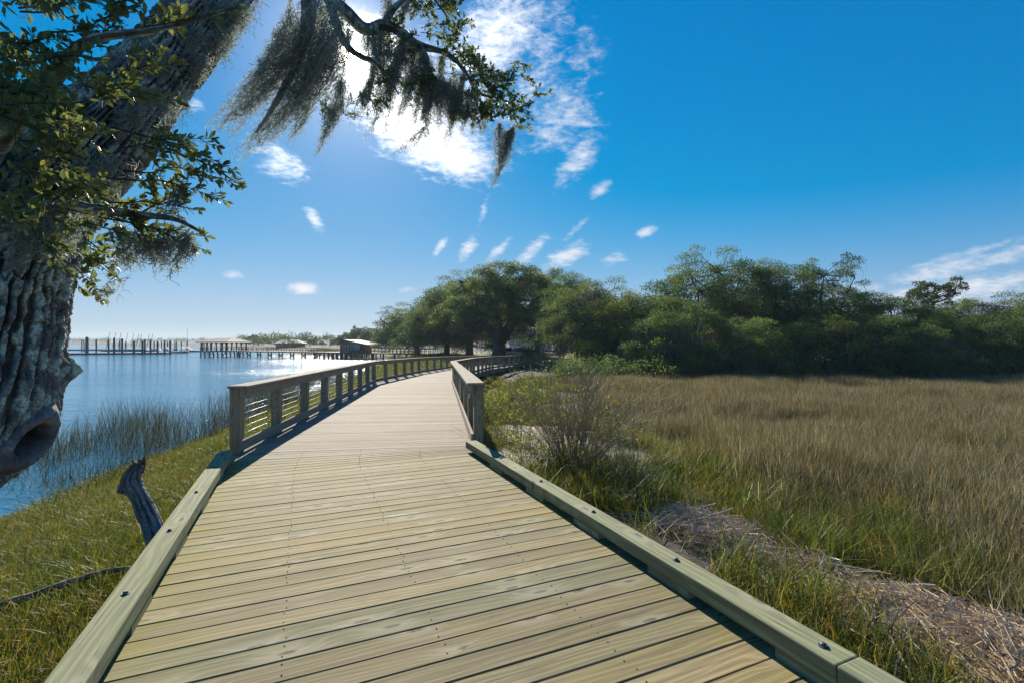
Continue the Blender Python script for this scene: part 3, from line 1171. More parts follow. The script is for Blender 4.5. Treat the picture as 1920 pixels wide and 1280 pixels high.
    bark_tube('branch', q4, r4, oak, 10, 50, .006, 2.9, 9)
    rows5 = [(520, -200, 4.9, .13), (560, -90, 5.0, .1), (580, 20, 5.05, .075), (560, 110, 5.1, .05), (520, 190, 5.1, .03), (480, 250, 5.15, .012)]
    q5, r5 = pxr(rows5)
    bark_tube('branch', q5, r5, oak, 12, 80, .01, 6.2, 9)
    rows6 = [(870, 150, 6.25, .02), (905, 140, 6.3, .014), (935, 152, 6.3, .01), (970, 150, 6.3, .005)]
    q6, r6 = pxr(rows6)
    bark_tube('branch', q6, r6, oak, 8, 30, .003, 6.2, 9)
    rows7 = [(719, 47, 6.1, .05), (745, 10, 6.2, .035), (790, -20, 6.3, .022), (830, 20, 6.35, .012), (850, 60, 6.35, .006)]
    q7, r7 = pxr(rows7)
    bark_tube('branch', q7, r7, oak, 8, 40, .004, 7.2, 9)
    # a low limb on the left that carries the near foliage
    rows8 = [(20, 420, 3.1, .07), (80, 380, 2.75, .045), (170, 392, 2.65, .032), (260, 402, 2.7, .022), (330, 412, 2.75, .013), (385, 440, 2.78, .006)]
    q8, r8 = pxr(rows8)
    bark_tube('branch', q8, r8, oak, 14, 70, .006, 8.2, 9)
    rows9 = [(-60, 330, 3.0, .09), (20, 225, 2.5, .06), (90, 160, 2.35, .04), (160, 80, 2.3, .022), (300, 55, 2.35, .014), (440, 15, 2.45, .005)]
    q9, r9 = pxr(rows9)
    bark_tube('branch', q9, r9, oak, 10, 70, .008, 9.2, 9)

    # ---- twigs with leaves
    def sprays(name, specs, seed, dark=False):
        """spec: x0,y0,Y0 -> x1,y1,Y1, number of side twigs, side length m, leaf length m"""
        r = np.random.default_rng(seed)
        tw = MB()
        pos, dr, sz = [], [], []
        for x0, y0, Y0, x1, y1, Y1, ns, sl, ll in specs:
            a, b = P(x0, y0, Y0), P(x1, y1, Y1)
            L = np.linalg.norm(b - a)
            m = (a + b) / 2 + r.normal(0, .06 * L, 3) + np.array([0, 0, .04 * L])
            path = spline([a, (a + m) / 2 + r.normal(0, .02 * L, 3), m, b], 10)
            r0 = .004 + .004 * L
            tw.tube(path, np.linspace(r0, .0016, 10), 5, False)
            ax = (b - a) / L
            todo = [(path, .35)]
            for k in range(ns):
                t = r.uniform(.12, .97)
                i = min(8, int(t * 9))
                s = path[i] + (path[i + 1] - path[i]) * (t * 9 - i)
                out = r.normal(0, 1, 3)
                out -= ax * np.dot(out, ax)
                out /= np.linalg.norm(out)
                d = ax * r.uniform(.35, .9) + out * r.uniform(.5, .95)
                d /= np.linalg.norm(d)
                ln = sl * r.uniform(.45, 1.15) * (1 - .35 * t)
                e = s + d * ln
                mm = (s + e) / 2 + r.normal(0, .06 * ln, 3)
                sp = spline([s, mm, e], 6)
                tw.tube(sp, np.linspace(.0026, .0011, 6), 4, False)
                todo.append((sp, 0.0))
            for sp, t0 in todo:
                tl = np.linalg.norm(sp[-1] - sp[0])
                nl = max(4, int(tl / (ll * .24)))
                for j in range(nl):
                    t = t0 + (1 - t0) * (j + r.uniform(.2, .8)) / nl
                    f = t * (len(sp) - 1)
                    i = min(len(sp) - 2, int(f))
                    q = sp[i] + (sp[i + 1] - sp[i]) * (f - i)
                    tx = sp[i + 1] - sp[i]
                    tx = tx / (np.linalg.norm(tx) + 1e-9)
                    o = r.normal(0, 1, 3)
                    o -= tx * np.dot(o, tx)
                    o /= np.linalg.norm(o)
                    dd = tx * r.uniform(.35, 1.0) + o * r.uniform(.4, 1.0)
                    pos.append(q)
                    dr.append(dd)
                    sz.append(ll * r.uniform(.6, 1.2))
                for j in range(4):     # rosette at the tip
                    tx = sp[-1] - sp[-2]
                    tx = tx / (np.linalg.norm(tx) + 1e-9)
                    pos.append(sp[-1])
                    dr.append(tx + r.normal(0, .5, 3))
                    sz.append(ll * r.uniform(.6, 1.1))
        tw.build('twigs', M['bark_far'], oak)
        leaves_mesh('foliage', np.array(pos), np.array(dr), np.array(sz), M['leaf_near'], .30, r, r.beta(1.6, 4.5, len(pos)) if dark else None, oak)

    rr = np.random.default_rng(11)
    near = []
    # dense mass in the upper left corner, thinning towards its edge
    for k in range(46):
        x = rr.uniform(-60, 150) + 40 * rr.normal()
        y = rr.uniform(-30, 440)
        lim = 250 - .05 * y
        if x > lim:
            continue
        Y = rr.uniform(2.0, 3.0)
        an = rr.uniform(-.9, .9)
        ln = rr.uniform(60, 130)
        near.append((x - .4 * ln, y - .2 * ln, Y + .1, x + ln * math.cos(an), y + ln * math.sin(an) * .8, Y - .05, 5, .17, .050))
    near += [(160, 80, 2.3, 440, 14, 2.45, 9, .12, .058), (200, 140, 2.3, 330, 120, 2.4, 4, .13, .062), (180, 40, 2.3, 300, -10, 2.35, 5, .14, .06),
             (150, 160, 2.3, 270, 185, 2.3, 4, .12, .06), (120, 200, 2.2, 330, 190, 2.3, 6, .13, .06),
             (210, 240, 2.6, 440, 320, 2.8, 8, .13, .055), (235, 262, 2.6, 448, 345, 2.85, 10, .12, .052), (220, 280, 2.7, 400, 260, 2.85, 7, .13, .055),
             (200, 335, 2.7, 425, 378, 2.9, 10, .13, .052), (230, 320, 2.7, 450, 345, 2.95, 9, .12, .05), (190, 380, 2.6, 372, 395, 2.8, 8, .14, .055),
             (170, 392, 2.65, 390, 445, 2.78, 16, .15, .052), (200, 410, 2.65, 385, 470, 2.8, 12, .13, .05), (260, 402, 2.7, 375, 350, 2.8, 6, .13, .054),
             (150, 440, 2.9, 212, 495, 2.9, 5, .12, .062), (145, 470, 2.9, 215, 520, 2.92, 5, .12, .062), (140, 500, 2.9, 190, 560, 2.92, 4, .1, .06),
             (60, 430, 2.55, 150, 540, 2.6, 5, .14, .06), (20, 300, 2.2, 120, 420, 2.2, 6, .16, .066), (80, 300, 2.3, 200, 380, 2.3, 6, .16, .064)]
    sprays('near', near, 5)
    farl = []
    for (cx, cy, sx, sy, n) in ((925, 150, 52, 38, 36), (960, 205, 34, 26, 20), (880, 210, 40, 22, 18), (835, 40, 30, 34, 20), (770, 20, 40, 30, 20), (735, 120, 42, 45, 28),
                                (860, 90, 30, 22, 8), (790, 160, 40, 40, 20), (610, 40, 30, 30, 8), (700, 190, 30, 20, 8), (590, 200, 50, 40, 12), (880, 120, 30, 25, 12), (740, 60, 30, 25, 10)):
        for k in range(int(n * .8)):
            x, y = cx + rr.normal() * sx * .62, cy + rr.normal() * sy * .62
            an = rr.uniform(-1.2, 1.2) if x > 780 else rr.uniform(-3, 3)
            Y = 6.1 + rr.normal() * .25
            farl.append((x - 16 * math.cos(an), y - 12 * math.sin(an), Y, x + 20 * math.cos(an), y + 15 * math.sin(an), Y + rr.normal() * .12, 3, .12, .062))
    sprays('far', farl, 6, True)

    # ---- spanish moss
    def beard(mb, top, tip, width, n, r, curl=.02, spread=.4):
        """a hank of wavy strands from around top down to tip; every strand carries curled side threads"""
        top, tip = np.array(top), np.array(tip)
        L = np.linalg.norm(tip - top)
        for k in range(int(n * 1.45)):
            f = r.beta(1.5, 1.2)
            s = top + r.normal(0, 1, 3) * width * np.array([.5, .35, .3])
            e = top + (tip - top) * f + r.normal(0, 1, 3) * width * (1 - .75 * f) * np.array([.42, .3, .2])
            m1 = s + (e - s) * .4 + np.array([0, 0, -.10 * L]) + r.normal(0, .03, 3)
            nn = max(6, int(np.linalg.norm(e - s) / .035))
            path = spline([s, m1, e], nn)
            path[1:] += np.cumsum(r.normal(0, curl * .6, (nn - 1, 3)), axis=0) * .5 + r.normal(0, curl * .7, (nn - 1, 3))
            ribbon(mb, path, .0036, r)
            for j in range(1, nn, 1):
                for _ in range(2 if j % 2 else 1):
                    d = r.normal(0, 1, 3) + np.array([-.2, 0, -.5])
                    d = d / np.linalg.norm(d) * r.uniform(.025, .06)
                    c = path[j] + d * .5 + r.normal(0, .018, 3)
                    ribbon(mb, np.array([path[j], c, path[j] + d]), .0026, r)

    def ribbon(mb, path, w, r):
        n = len(path)
        t = np.gradient(path, axis=0)
        sd = np.cross(t, r.normal(0, 1, 3))
        sd /= np.linalg.norm(sd, axis=1)[:, None] + 1e-9
        ww = w * np.linspace(1, .4, n)[:, None]
        V = np.empty((2 * n, 3))
        V[0::2] = path - sd * ww
        V[1::2] = path + sd * ww
        i = np.arange(n - 1) * 2
        mb.add(V, np.stack([i, i + 1, i + 3, i + 2], -1), r.beta(2, 2))

    r = np.random.default_rng(21)
    groups = []
    # (top px, tip px, depth, width m, strands)
    big = [((600, 20), (395, 245), 5.1, .26, 46), ((585, 60), (388, 255), 5.1, .2, 34), ((600, 80), (440, 298), 5.15, .2, 44), ((575, 110), (452, 306), 5.1, .14, 30), ((560, 30), (430, 215), 5.0, .24, 40),
           ((470, -10), (395, 120), 4.5, .16, 24), ((620, 100), (480, 285), 5.3, .16, 32), ((610, -10), (470, 215), 5.2, .16, 26), 
           ((640, 40), (560, 190), 5.4, .18, 34), ((590, 130), (500, 262), 5.3, .14, 24), ((610, 60), (545, 215), 5.2, .22, 40), ((540, 60), (430, 262), 5.05, .2, 36), ((625, 120), (545, 250), 5.3, .14, 26)]
    hang = [((655, 60), (630, 200), 5.75, .06, 14), ((700, 60), (690, 215), 6.0, .05, 16), ((715, 60), (672, 240), 6.0, .04, 14), ((755, 70), (720, 250), 6.1, .05, 18), ((775, 90), (742, 262), 6.1, .045, 16), ((830, 105), (812, 262), 6.2, .05, 16), ((870, 140), (835, 272), 6.2, .05, 18), ((895, 170), (885, 262), 6.25, .05, 18), ((915, 185), (903, 258), 6.3, .05, 14),
            ((578, 195), (540, 268), 5.5, .07, 16), ((625, 200), (591, 297), 5.6, .05, 18), ((640, 150), (625, 250), 5.6, .1, 26), ((695, 150), (655, 238), 5.8, .045, 12),
            ((735, 120), (690, 266), 5.95, .08, 28), ((720, 90), (705, 190), 6.0, .12, 28), ((745, 90), (725, 195), 6.0, .14, 26), ((790, 100), (752, 215), 6.1, .09, 26), ((800, 110), (775, 240), 6.1, .09, 34), ((805, 140), (800, 258), 6.1, .12, 44), ((815, 150), (790, 235), 6.1, .1, 30),
            ((795, 240), (734, 291), 6.1, .018, 9), ((845, 155), (845, 240), 6.15, .14, 50), ((830, 150), (825, 245), 6.15, .1, 34), ((880, 175), (866, 252), 6.2, .06, 26), ((860, 170), (850, 235), 6.2, .1, 30), ((936, 232), (934, 315), 6.3, .035, 16), ((960, 240), (920, 358), 6.3, .04, 26), ((950, 246), (936, 320), 6.3, .04, 18),
            ((730, 0), (718, 38), 6.1, .05, 16), ((765, -10), (750, 45), 6.15, .08, 20), ((690, 60), (682, 110), 6.0, .12, 20), ((625, 60), (615, 165), 5.7, .13, 30), ((760, 70), (758, 150), 6.1, .12, 24)]
    for specs, cu, mul in ((big, .02, .9), (hang, .013, 1.5)):
        for (t, e, Y, w, n) in specs:
            n = int(n * mul)
            mb = MB()
            beard(mb, P(*t, Y), P(*e, Y - .15), w, n, r, cu)
            mb.build('moss_beard', M['moss'], oak, False, 'tint')
    # short tangles that coat the upper limb and hang from the low one
    mb = MB()
    for (x, y, Y, w, n) in ((270, 165, 3.5, .15, 30), (300, 95, 3.6, .15, 30), (350, 60, 3.75, .18, 36), (400, 10, 3.9, .2, 40), (330, 190, 3.55, .08, 14), (380, 110, 3.8, .1, 24), (420, 70, 3.9, .12, 30), (440, 20, 4.0, .14, 34),
                            (250, 205, 3.4, .1, 22), (60, 400, 2.85, .16, 30), (110, 430, 2.9, .15, 30), (40, 440, 2.85, .12, 20), (140, 400, 2.8, .12, 22), (20, 370, 2.8, .14, 20), (150, 350, 3.2, .15, 26), (200, 300, 3.3, .14, 26)):
        c = P(x, y, Y)
        beard(mb, c, c + np.array([-.03, -.02, -.2]), w, n, r, .03)
    for (x, y, x1, y1, n) in ((235, 440, 225, 515, 18), (275, 445, 265, 505, 18), (300, 450, 292, 510, 18), (335, 455, 325, 520, 18), (350, 445, 342, 490, 12), (255, 440, 245, 500, 12), (315, 445, 300, 495, 12), (205, 535, 195, 560, 5), (330, 370, 320, 420, 8), (215, 360, 205, 420, 8)):
        beard(mb, P(x, y, 2.75), P(x1, y1, 2.72), .045, n, r, .02)
    mb.build('moss_tangle', M['moss'], oak, False, 'tint')


build_oak()
# ------------------------------------------------------------------ grasses, reeds, straw, shrubs beside the walk
def tuft_mesh(name, seed, n, h, spread, bend, w, mat, lean=(0, 0)):
    r = np.random.default_rng(seed)
    Vs, Fs, T = [], [], []
    k = 0
    tris, quads = [], []
    for i in range(n):
        b = np.array([*(r.normal(0, spread, 2)), -.03])
        hh = h * r.uniform(.45, 1.15)
        a = r.uniform(0, 2 * np.pi)
        d = np.array([math.cos(a), math.sin(a), 0])
        sd = np.array([-d[1], d[0], 0]) if r.random() < .5 else np.array([math.cos(a + 1), math.sin(a + 1), 0])
        bd = bend * r.uniform(.2, 1.5)
        pts = []
        for t in (0, .4, .75, 1.0):
            pts.append(b + np.array([lean[0], lean[1], 0]) * hh * t * t + d * bd * hh * t * t + np.array([0, 0, hh * t * (1 - .35 * bd * t)]))
        ww = w * r.uniform(.7, 1.3)
        for p, f in zip(pts[:3], (1, .8, .5)):
            Vs += [p - sd * ww * f, p + sd * ww * f]
        Vs.append(pts[3])
        quads += [[k, k + 1, k + 3, k + 2], [k + 2, k + 3, k + 5, k + 4]]
        tris.append([k + 4, k + 5, k + 6])
        T += [r.beta(1.1, 1.1)] * 7
        k += 7
    return mk_mesh(name, np.array(Vs), [np.array(quads), np.array(tris)], mat, False, {'tint': np.array(T)})


def scatter(name, pts, scl, tufts, label, seed=0, tilt=.12):
    """one object: plants set on given points"""
    r = np.random.default_rng(seed)
    n = len(pts)
    me = bpy.data.meshes.new(name)
    me.vertices.add(n)
    me.vertices.foreach_set('co', np.asarray(pts, np.float32).ravel())
    a = me.attributes.new('rot', 'FLOAT_VECTOR', 'POINT')
    rot = np.stack([r.normal(0, tilt, n), r.normal(0, tilt, n), r.uniform(0, 6.283, n)], -1).astype(np.float32)
    a.data.foreach_set('vector', rot.ravel())
    a = me.attributes.new('scl', 'FLOAT_VECTOR', 'POINT')
    s = np.stack([scl * r.uniform(.85, 1.15, n), scl * r.uniform(.85, 1.15, n), scl], -1).astype(np.float32)
    a.data.foreach_set('vector', s.ravel())
    a = me.attributes.new('pick', 'INT', 'POINT')
    a.data.foreach_set('value', r.integers(0, len(tufts), n).astype(np.int32))
    o = obj(name, me)
    for t in tufts:
        me.materials.append(t.materials[0]) if not len(me.materials) else None
    ng = bpy.data.node_groups.new(name + '_scatter', 'GeometryNodeTree')
    ng.interface.new_socket('Geometry', in_out='INPUT', socket_type='NodeSocketGeometry')
    ng.interface.new_socket('Geometry', in_out='OUTPUT', socket_type='NodeSocketGeometry')
    N = ng.nodes
    gi, go = N.new('NodeGroupInput'), N.new('NodeGroupOutput')
    iop = N.new('GeometryNodeInstanceOnPoints')
    join = N.new('GeometryNodeJoinGeometry')
    for t in tufts:
        src = bpy.data.objects.new(name + '_plant', t)
        oi = N.new('GeometryNodeObjectInfo')
        oi.inputs['Object'].default_value = src
        oi.inputs['As Instance'].default_value = False
        g2i = N.new('GeometryNodeGeometryToInstance')
        ng.links.new(oi.outputs['Geometry'], g2i.inputs[0])
        ng.links.new(g2i.outputs[0], join.inputs[0])

    def named(nm, typ):
        q = N.new('GeometryNodeInputNamedAttribute')
        q.data_type = typ
        q.inputs['Name'].default_value = nm
        return q.outputs[0]
    ng.links.new(gi.outputs[0], iop.inputs['Points'])
    ng.links.new(join.outputs[0], iop.inputs['Instance'])
    iop.inputs['Pick Instance'].default_value = True
    ng.links.new(named('pick', 'INT'), iop.inputs['Instance Index'])
    ng.links.new(named('rot', 'FLOAT_VECTOR'), iop.inputs['Rotation'])
    ng.links.new(named('scl', 'FLOAT_VECTOR'), iop.inputs['Scale'])
    ng.links.new(iop.outputs[0], go.inputs[0])
    md = o.modifiers.new('plants', 'NODES')
    md.node_group = ng
    return tag(o, label, kind='stuff')


def samples(n, x0, x1, y0, y1, keep, seed):
    """random ground points; keep(x, y) gives the chance to keep each"""
    r = np.random.default_rng(seed)
    x, y = r.uniform(x0, x1, n), r.uniform(y0, y1, n)
    k = r.random(n) < keep(x, y)
    x, y = x[k], y[k]
    return np.stack([x, y, ground_h(x, y)], -1)


def in_view(x, y, m=1.6):
    return (y > 1.0) & (np.abs(x) < 1.075 * y + m)


def walk_off(x, y):
    """distance outside the deck edges (negative on the deck), and the side (+1 right, -1 left)"""
    n = x * N1[0] + y * N1[1]
    near = np.where(n > .65, n - 2.22, -.93 - n)
    ly = np.interp(y, [p[1] for p in LEFT], [p[0] for p in LEFT])
    ry = np.interp(y, [p[1] for p in RIGHT], [p[0] for p in RIGHT])
    far = np.where(x > (ly + ry) / 2, x - ry, ly - x)
    side = np.where(y < 6.6, np.where(n > .65, 1, -1), np.where(x > (ly + ry) / 2, 1, -1))
    return np.where(y < 6.6, near, far), side


def wrack(x, y):
    return np.maximum.reduce([np.exp(-(((x - a) / c) ** 2 + ((y - b) / e) ** 2)) for a, b, c, e in WRACK])


def field_edge(y):
    return np.interp(y, [3, 5.5, 9, 13, 18, 24, 30], [5.6, 5.4, 4.4, 3.4, 3.4, 3.6, 4.0])


def build_grass():
    # brown cordgrass of the marsh
    T = [tuft_mesh('cordgrass', s, 13, .62, .11, .26, .0042, M['grass_brown'], (.05, .02)) for s in range(5)]

    def keep(x, y):
        e = x - field_edge(y) + 5.0 * (fbm(xy3(x, y, .6, 9), 3) - .5)
        patch = fbm(xy3(x, y, .22, 4), 3)
        thin = 1 - .75 * sstep(.60, .70, patch)
        return sstep(-1.2, 1.6, e) * in_view(x, y) * np.clip(1.4 - y / 40, .4, 1) * thin
    pts = samples(56000, 2.5, 33, 3.5, 29.5, keep, 1)
    sc = .30 + 1.05 * fbm(xy3(pts[:, 0], pts[:, 1], .35, 2), 3) + .012 * pts[:, 1]
    scatter('marsh_grass', pts, sc, T, 'brown and grey cordgrass filling the marsh on the right', 1, .14)
    # bent and fallen pale stems lying through it
    B = [tuft_mesh('fallen_stem', 90 + s, 7, .75, .16, (1.5, .4, .7, .25)[s], .0038, M['straw'], (.2, -.1)) for s in range(4)]
    pts = samples(9000, 2.5, 30, 3.5, 28, lambda x, y: keep(x, y) * sstep(.45, .62, fbm(xy3(x, y, .5, 31), 3)), 17)
    scatter('fallen_stems', pts, np.random.default_rng(2).uniform(.5, 1.0, len(pts)), B, 'pale bent and fallen stems lying through the marsh grass', 17, .3)
    # green shoots scattered in the field
    K = [tuft_mesh('green_shoot', 95 + s, 12, .5, .09, .35, .004, M['grass_green'], (.05, 0)) for s in range(4)]
    pts = samples(24000, 2.5, 30, 3.5, 28, lambda x, y: keep(x, y) * sstep(.44, .56, fbm(xy3(x, y, .42, 23), 3)), 18)
    scatter('green_shoots', pts, np.random.default_rng(3).uniform(.5, 1.1, len(pts)), K, 'green shoots scattered in patches through the marsh grass', 18, .15)
    # green grass on both banks
    G = [tuft_mesh('sedge', 20 + s, 18, .34, .07, .55, .0036, M['grass_green'], (.05, -.05)) for s in range(5)]

    def keepg(x, y):
        off, side = walk_off(x, y)
        e = field_edge(y) - x
        nz = fbm(xy3(x, y, .75, 6), 3)
        w = wrack(x, y)
        sand = np.maximum.reduce([np.exp(-(((x - a) / c) ** 2 + ((y - b) / q) ** 2)) for a, b, c, q in ((.9, 12.0, 1.6, 2.7), (.5, 8.8, .9, 1.8), (2.4, 10.2, 1.2, 1.3))])
        k = sstep(.36, .52, nz) * sstep(-1.4, .6, e) * (1 - .93 * sstep(.22, .5, w)) * (1 - .9 * sstep(.3, .6, sand)) * (side > 0)
        return k * (off > .12) * in_view(x, y) * (y < 32)
    pts = samples(38000, -3, 9, 2, 32, keepg, 2)
    nz = fbm(xy3(pts[:, 0], pts[:, 1], .9, 3), 3)
    low = 1 - .45 * ((pts[:, 0] > 1.3) & (pts[:, 0] < 3.2) & (pts[:, 1] > 3.8) & (pts[:, 1] < 5.9))
    scatter('bank_grass', pts, (.45 + 1.1 * nz) * low, G, 'tussocks of green grass between the deck and the marsh', 2, .2)
    S = [tuft_mesh('shortgrass', 40 + s, 16, .22, .08, .5, .0034, M['grass_green']) for s in range(5)]

    A = [tuft_mesh('tussock', 30 + s, 60, .62, .10, .85, .0040, M['grass_green'], (.05, -.1)) for s in range(3)]
    sp = np.array([(2.9, 9.2), (3.5, 8.6), (4.1, 9.4), (2.3, 7.1), (1.9, 8.2), (3.3, 6.6), (2.7, 6.1), (3.6, 4.9), (3.4, 5.2), (2.75, 5.2), (4.4, 7.2), (5.0, 6.4), (1.15, 6.6), (1.5, 6.2), (4.4, 4.6), (3.9, 6.0), (.55, 7.4), (4.9, 5.2), (2.1, 4.5), (5.2, 4.3), (1.3, 8.6), (1.9, 7.4), (1.6, 7.9), (.7, 7.3), (2.2, 8.9), (1.2, 7.0), (1.75, 6.7), (3.3, 5.8), (3.0, 5.4), (3.6, 5.3), (2.7, 5.0), (2.2, 4.4), (3.9, 4.9), (4.3, 5.5), (2.3, 4.0), (4.6, 4.0)])
    sp = np.concatenate([sp + np.random.default_rng(k).normal(0, .28, sp.shape) for k in range(8)])
    sp = sp[(walk_off(sp[:, 0], sp[:, 1])[0] > .25) & (wrack(sp[:, 0], sp[:, 1]) < .35)]
    sp = sp[~((sp[:, 0] > 1.5) & (sp[:, 0] < 3.1) & (sp[:, 1] > 4.1) & (sp[:, 1] < 5.7))]
    scatter('tussock_grass', np.column_stack([sp, ground_h(sp[:, 0], sp[:, 1])]), np.random.default_rng(1).uniform(.6, 1.25, len(sp)), A, 'arching tussocks of long green grass around the straw mats', 12, .15)

    def keepl(x, y):
        off, side = walk_off(x, y)
        d = x - shore(y)
        nz = fbm(xy3(x, y, .7, 8), 3)
        return (side < 0) * (off > .1) * sstep(-.6, 1.2, d) * in_view(x, y, 2.5) * (.55 + .45 * sstep(.34, .5, nz)) * (y < 60) * np.clip(1.25 - y / 50, .3, 1)
    pts = samples(76000, -20, 0, 1.5, 60, keepl, 3)
    pts = np.concatenate([pts, samples(30000, -9.5, -.5, 1.0, 9.5, keepl, 33)])
    nz = fbm(xy3(pts[:, 0], pts[:, 1], .6, 3), 3)
    scatter('shore_grass', pts, .55 + .95 * nz + .012 * pts[:, 1], S, 'short green and yellow grass on the river bank', 3, .22)
    # reeds standing in the shallows
    R = [tuft_mesh('reed', 60 + s, 6, .9, .24, .13, .0034, M['reed'], (.16, .0)) for s in range(5)]

    def keepr(x, y):
        off, side = walk_off(x, y)
        d = x - shore(y)
        nz = fbm(xy3(x, y, .42, 3), 3)
        band = sstep(-6.5, -3.0, d) * (1 - sstep(.9, 2.2, d))
        return (side < 0) * (off > .3) * band * sstep(.36, .52, nz) * in_view(x, y, 3) * np.clip(1.1 - y / 60, .2, 1)
    pts = samples(14000, -26, -5, 6, 46, keepr, 4)
    pts[:, 2] = np.maximum(pts[:, 2], Z_W - .25)
    nz = fbm(xy3(pts[:, 0], pts[:, 1], .35, 13), 3)
    sc = (.6 + 1.25 * nz) * np.interp(pts[:, 1], [8, 13, 17, 40], [.75, .9, 1.25, 1.2])
    scatter('water_reeds', pts, sc, R, 'dark reeds standing in the shallows of the river', 4, .2)
    # far bank of the cove, golden grass
    H = [tuft_mesh('farsedge', 80 + s, 14, .75, .3, .3, .016, M['grass_green']) for s in range(3)]

    def keepf(x, y):
        d = x - shore(y)
        return (sstep(.0, .8, d) * (1 - sstep(7, 12, d)) * (y > 52) + .3 * sstep(40, 46, y) * (np.abs(x) < 30) * (d > 1) * (y < 56) * (walk_off(x, y)[0] > .5)) * (fbm(xy3(x, y, .2, 3), 2) > .4)
    pts = samples(9000, -60, 8, 40, 135, keepf, 5)
    scatter('cove_grass', pts, np.full(len(pts), 1.0), H, 'golden grass along the edge of the cove', 5, .1)


build_grass()


def build_straw():
    """wrack: mats of dead reed stems washed up beside the deck"""
    r = np.random.default_rng(31)
    mb = MB()
    n = 0
    while n < 11500:
        a, b, c, e = WRACK[r.choice(len(WRACK), p=np.array([w[2] * w[3] for w in WRACK]) / sum(w[2] * w[3] for w in WRACK))]
        x, y = a + r.normal() * c * .55, b + r.normal() * e * .55
        off, side = walk_off(np.array([x]), np.array([y]))
        if off[0] < .16 or side[0] < 0:
            continue
        an = 1.1 + r.normal() * .75 + .6 * math.sin(x * 2.2 + y)
        L = r.uniform(.06, .34) * (1.0 if r.random() < .85 else 1.6)
        z = float(ground_h(x, y)) + .015 + abs(r.normal()) * .06
        t = r.normal() * .16
        d = np.array([math.cos(an) * math.cos(t), math.sin(an) * math.cos(t), math.sin(t)]) * L / 2
        if walk_off(np.array([x + d[0], x - d[0]]), np.array([y + d[1], y - d[1]]))[0].min() < .08:
            continue
        c0 = np.array([x, y, z + abs(d[2])])
        mb.tube([c0 - d, c0 + d * .1 + r.normal(0, .006, 3), c0 + d], r.uniform(.0028, .0065), 3, False, r.beta(2, 2))
        n += 1
    # thinner litter everywhere near the deck
    while n < 14500:
        x, y = r.uniform(-1, 6.5), r.uniform(2, 13)
        off, side = walk_off(np.array([x]), np.array([y]))
        if off[0] < .2 or side[0] < 0:
            continue
        an = r.uniform(0, 6.28)
        L = r.uniform(.06, .26)
        z = float(ground_h(x, y)) + .02 + abs(r.normal()) * .03
        d = np.array([math.cos(an), math.sin(an), r.normal() * .15]) * L / 2
        if walk_off(np.array([x + d[0], x - d[0]]), np.array([y + d[1], y - d[1]]))[0].min() < .08:
            continue
        c0 = np.array([x, y, z + abs(d[2])])
        mb.tube([c0 - d, c0 + d], r.uniform(.0014, .003), 3, False, r.beta(2, 3))
        n += 1
    tag(mb.build('straw_wrack', M['straw'], None, False, 'tint'), 'mats of dead pale reed straw washed up beside the kerb', kind='stuff')


build_straw()


# ------------------------------------------------------------------ shrubs
def shrub(name, base, h, spread, stems, subs, leaf_n, leaf_l, label, seed, thick=.006, leaf_hi=.4, leafmat='shrub_leaf', group=None, lean=0.0):
    r = np.random.default_rng(seed)
    bx, by = base
    bz = float(ground_h(bx, by))
    root = empty(name, (bx, by, bz), 0, label, 'shrub', group)
    mb = MB()
    pos, dr, sz = [], [], []
    for i in range(stems):
        a = r.uniform(0, 6.283)
        o = np.array([math.cos(a), math.sin(a), 0])
        s = o * r.uniform(0, .16) * spread + np.array([0, 0, -.05])
        out = spread * r.uniform(.1, 1.0)
        hh = h * r.uniform(.5, 1.05) * (1 - .3 * (out / spread) ** 2)
        e = o * out + np.array([lean * hh, 0, hh])
        m = s + (e - s) * .5 + np.array([0, 0, .10 * hh]) - o * .08 * out + r.normal(0, .03 * h, 3)
        path = spline([s, m, e], 9)
        path[1:] += r.normal(0, .008 * h, (8, 3))
        mb.tube(path, np.linspace(thick * r.uniform(.7, 1.2), .0016, 9), 4, False)
        lines = [path]
        for k in range(subs):
            j = r.integers(3, 9)
            d = (path[min(8, j + 1)] - path[j - 1])
            d = d / (np.linalg.norm(d) + 1e-9) + r.normal(0, .45, 3) + np.array([0, 0, .25])
            ln = h * r.uniform(.1, .3)
            q = path[j] + d / np.linalg.norm(d) * ln
            sp = spline([path[j], (path[j] + q) / 2 + r.normal(0, .012, 3), q], 4)
            mb.tube(sp, np.linspace(.0026, .0012, 4), 3, False)
            lines.append(sp)
        for sp in lines:
            nl = r.poisson(leaf_n)
            for _ in range(nl):
                t = r.uniform(leaf_hi, 1)
                f = t * (len(sp) - 1)
                j = min(len(sp) - 2, int(f))
                q = sp[j] + (sp[j + 1] - sp[j]) * (f - j)
                pos.append(q + r.normal(0, .006, 3))
                dr.append(r.normal(0, 1, 3) + np.array([0, 0, .3]))
                sz.append(leaf_l * r.uniform(.6, 1.3))
    mb.build('stems', M['twig'], root)
    if pos:
        leaves_mesh('foliage', np.array(pos), np.array(dr), np.array(sz), M[leafmat], .42, r, None, root)
    return root


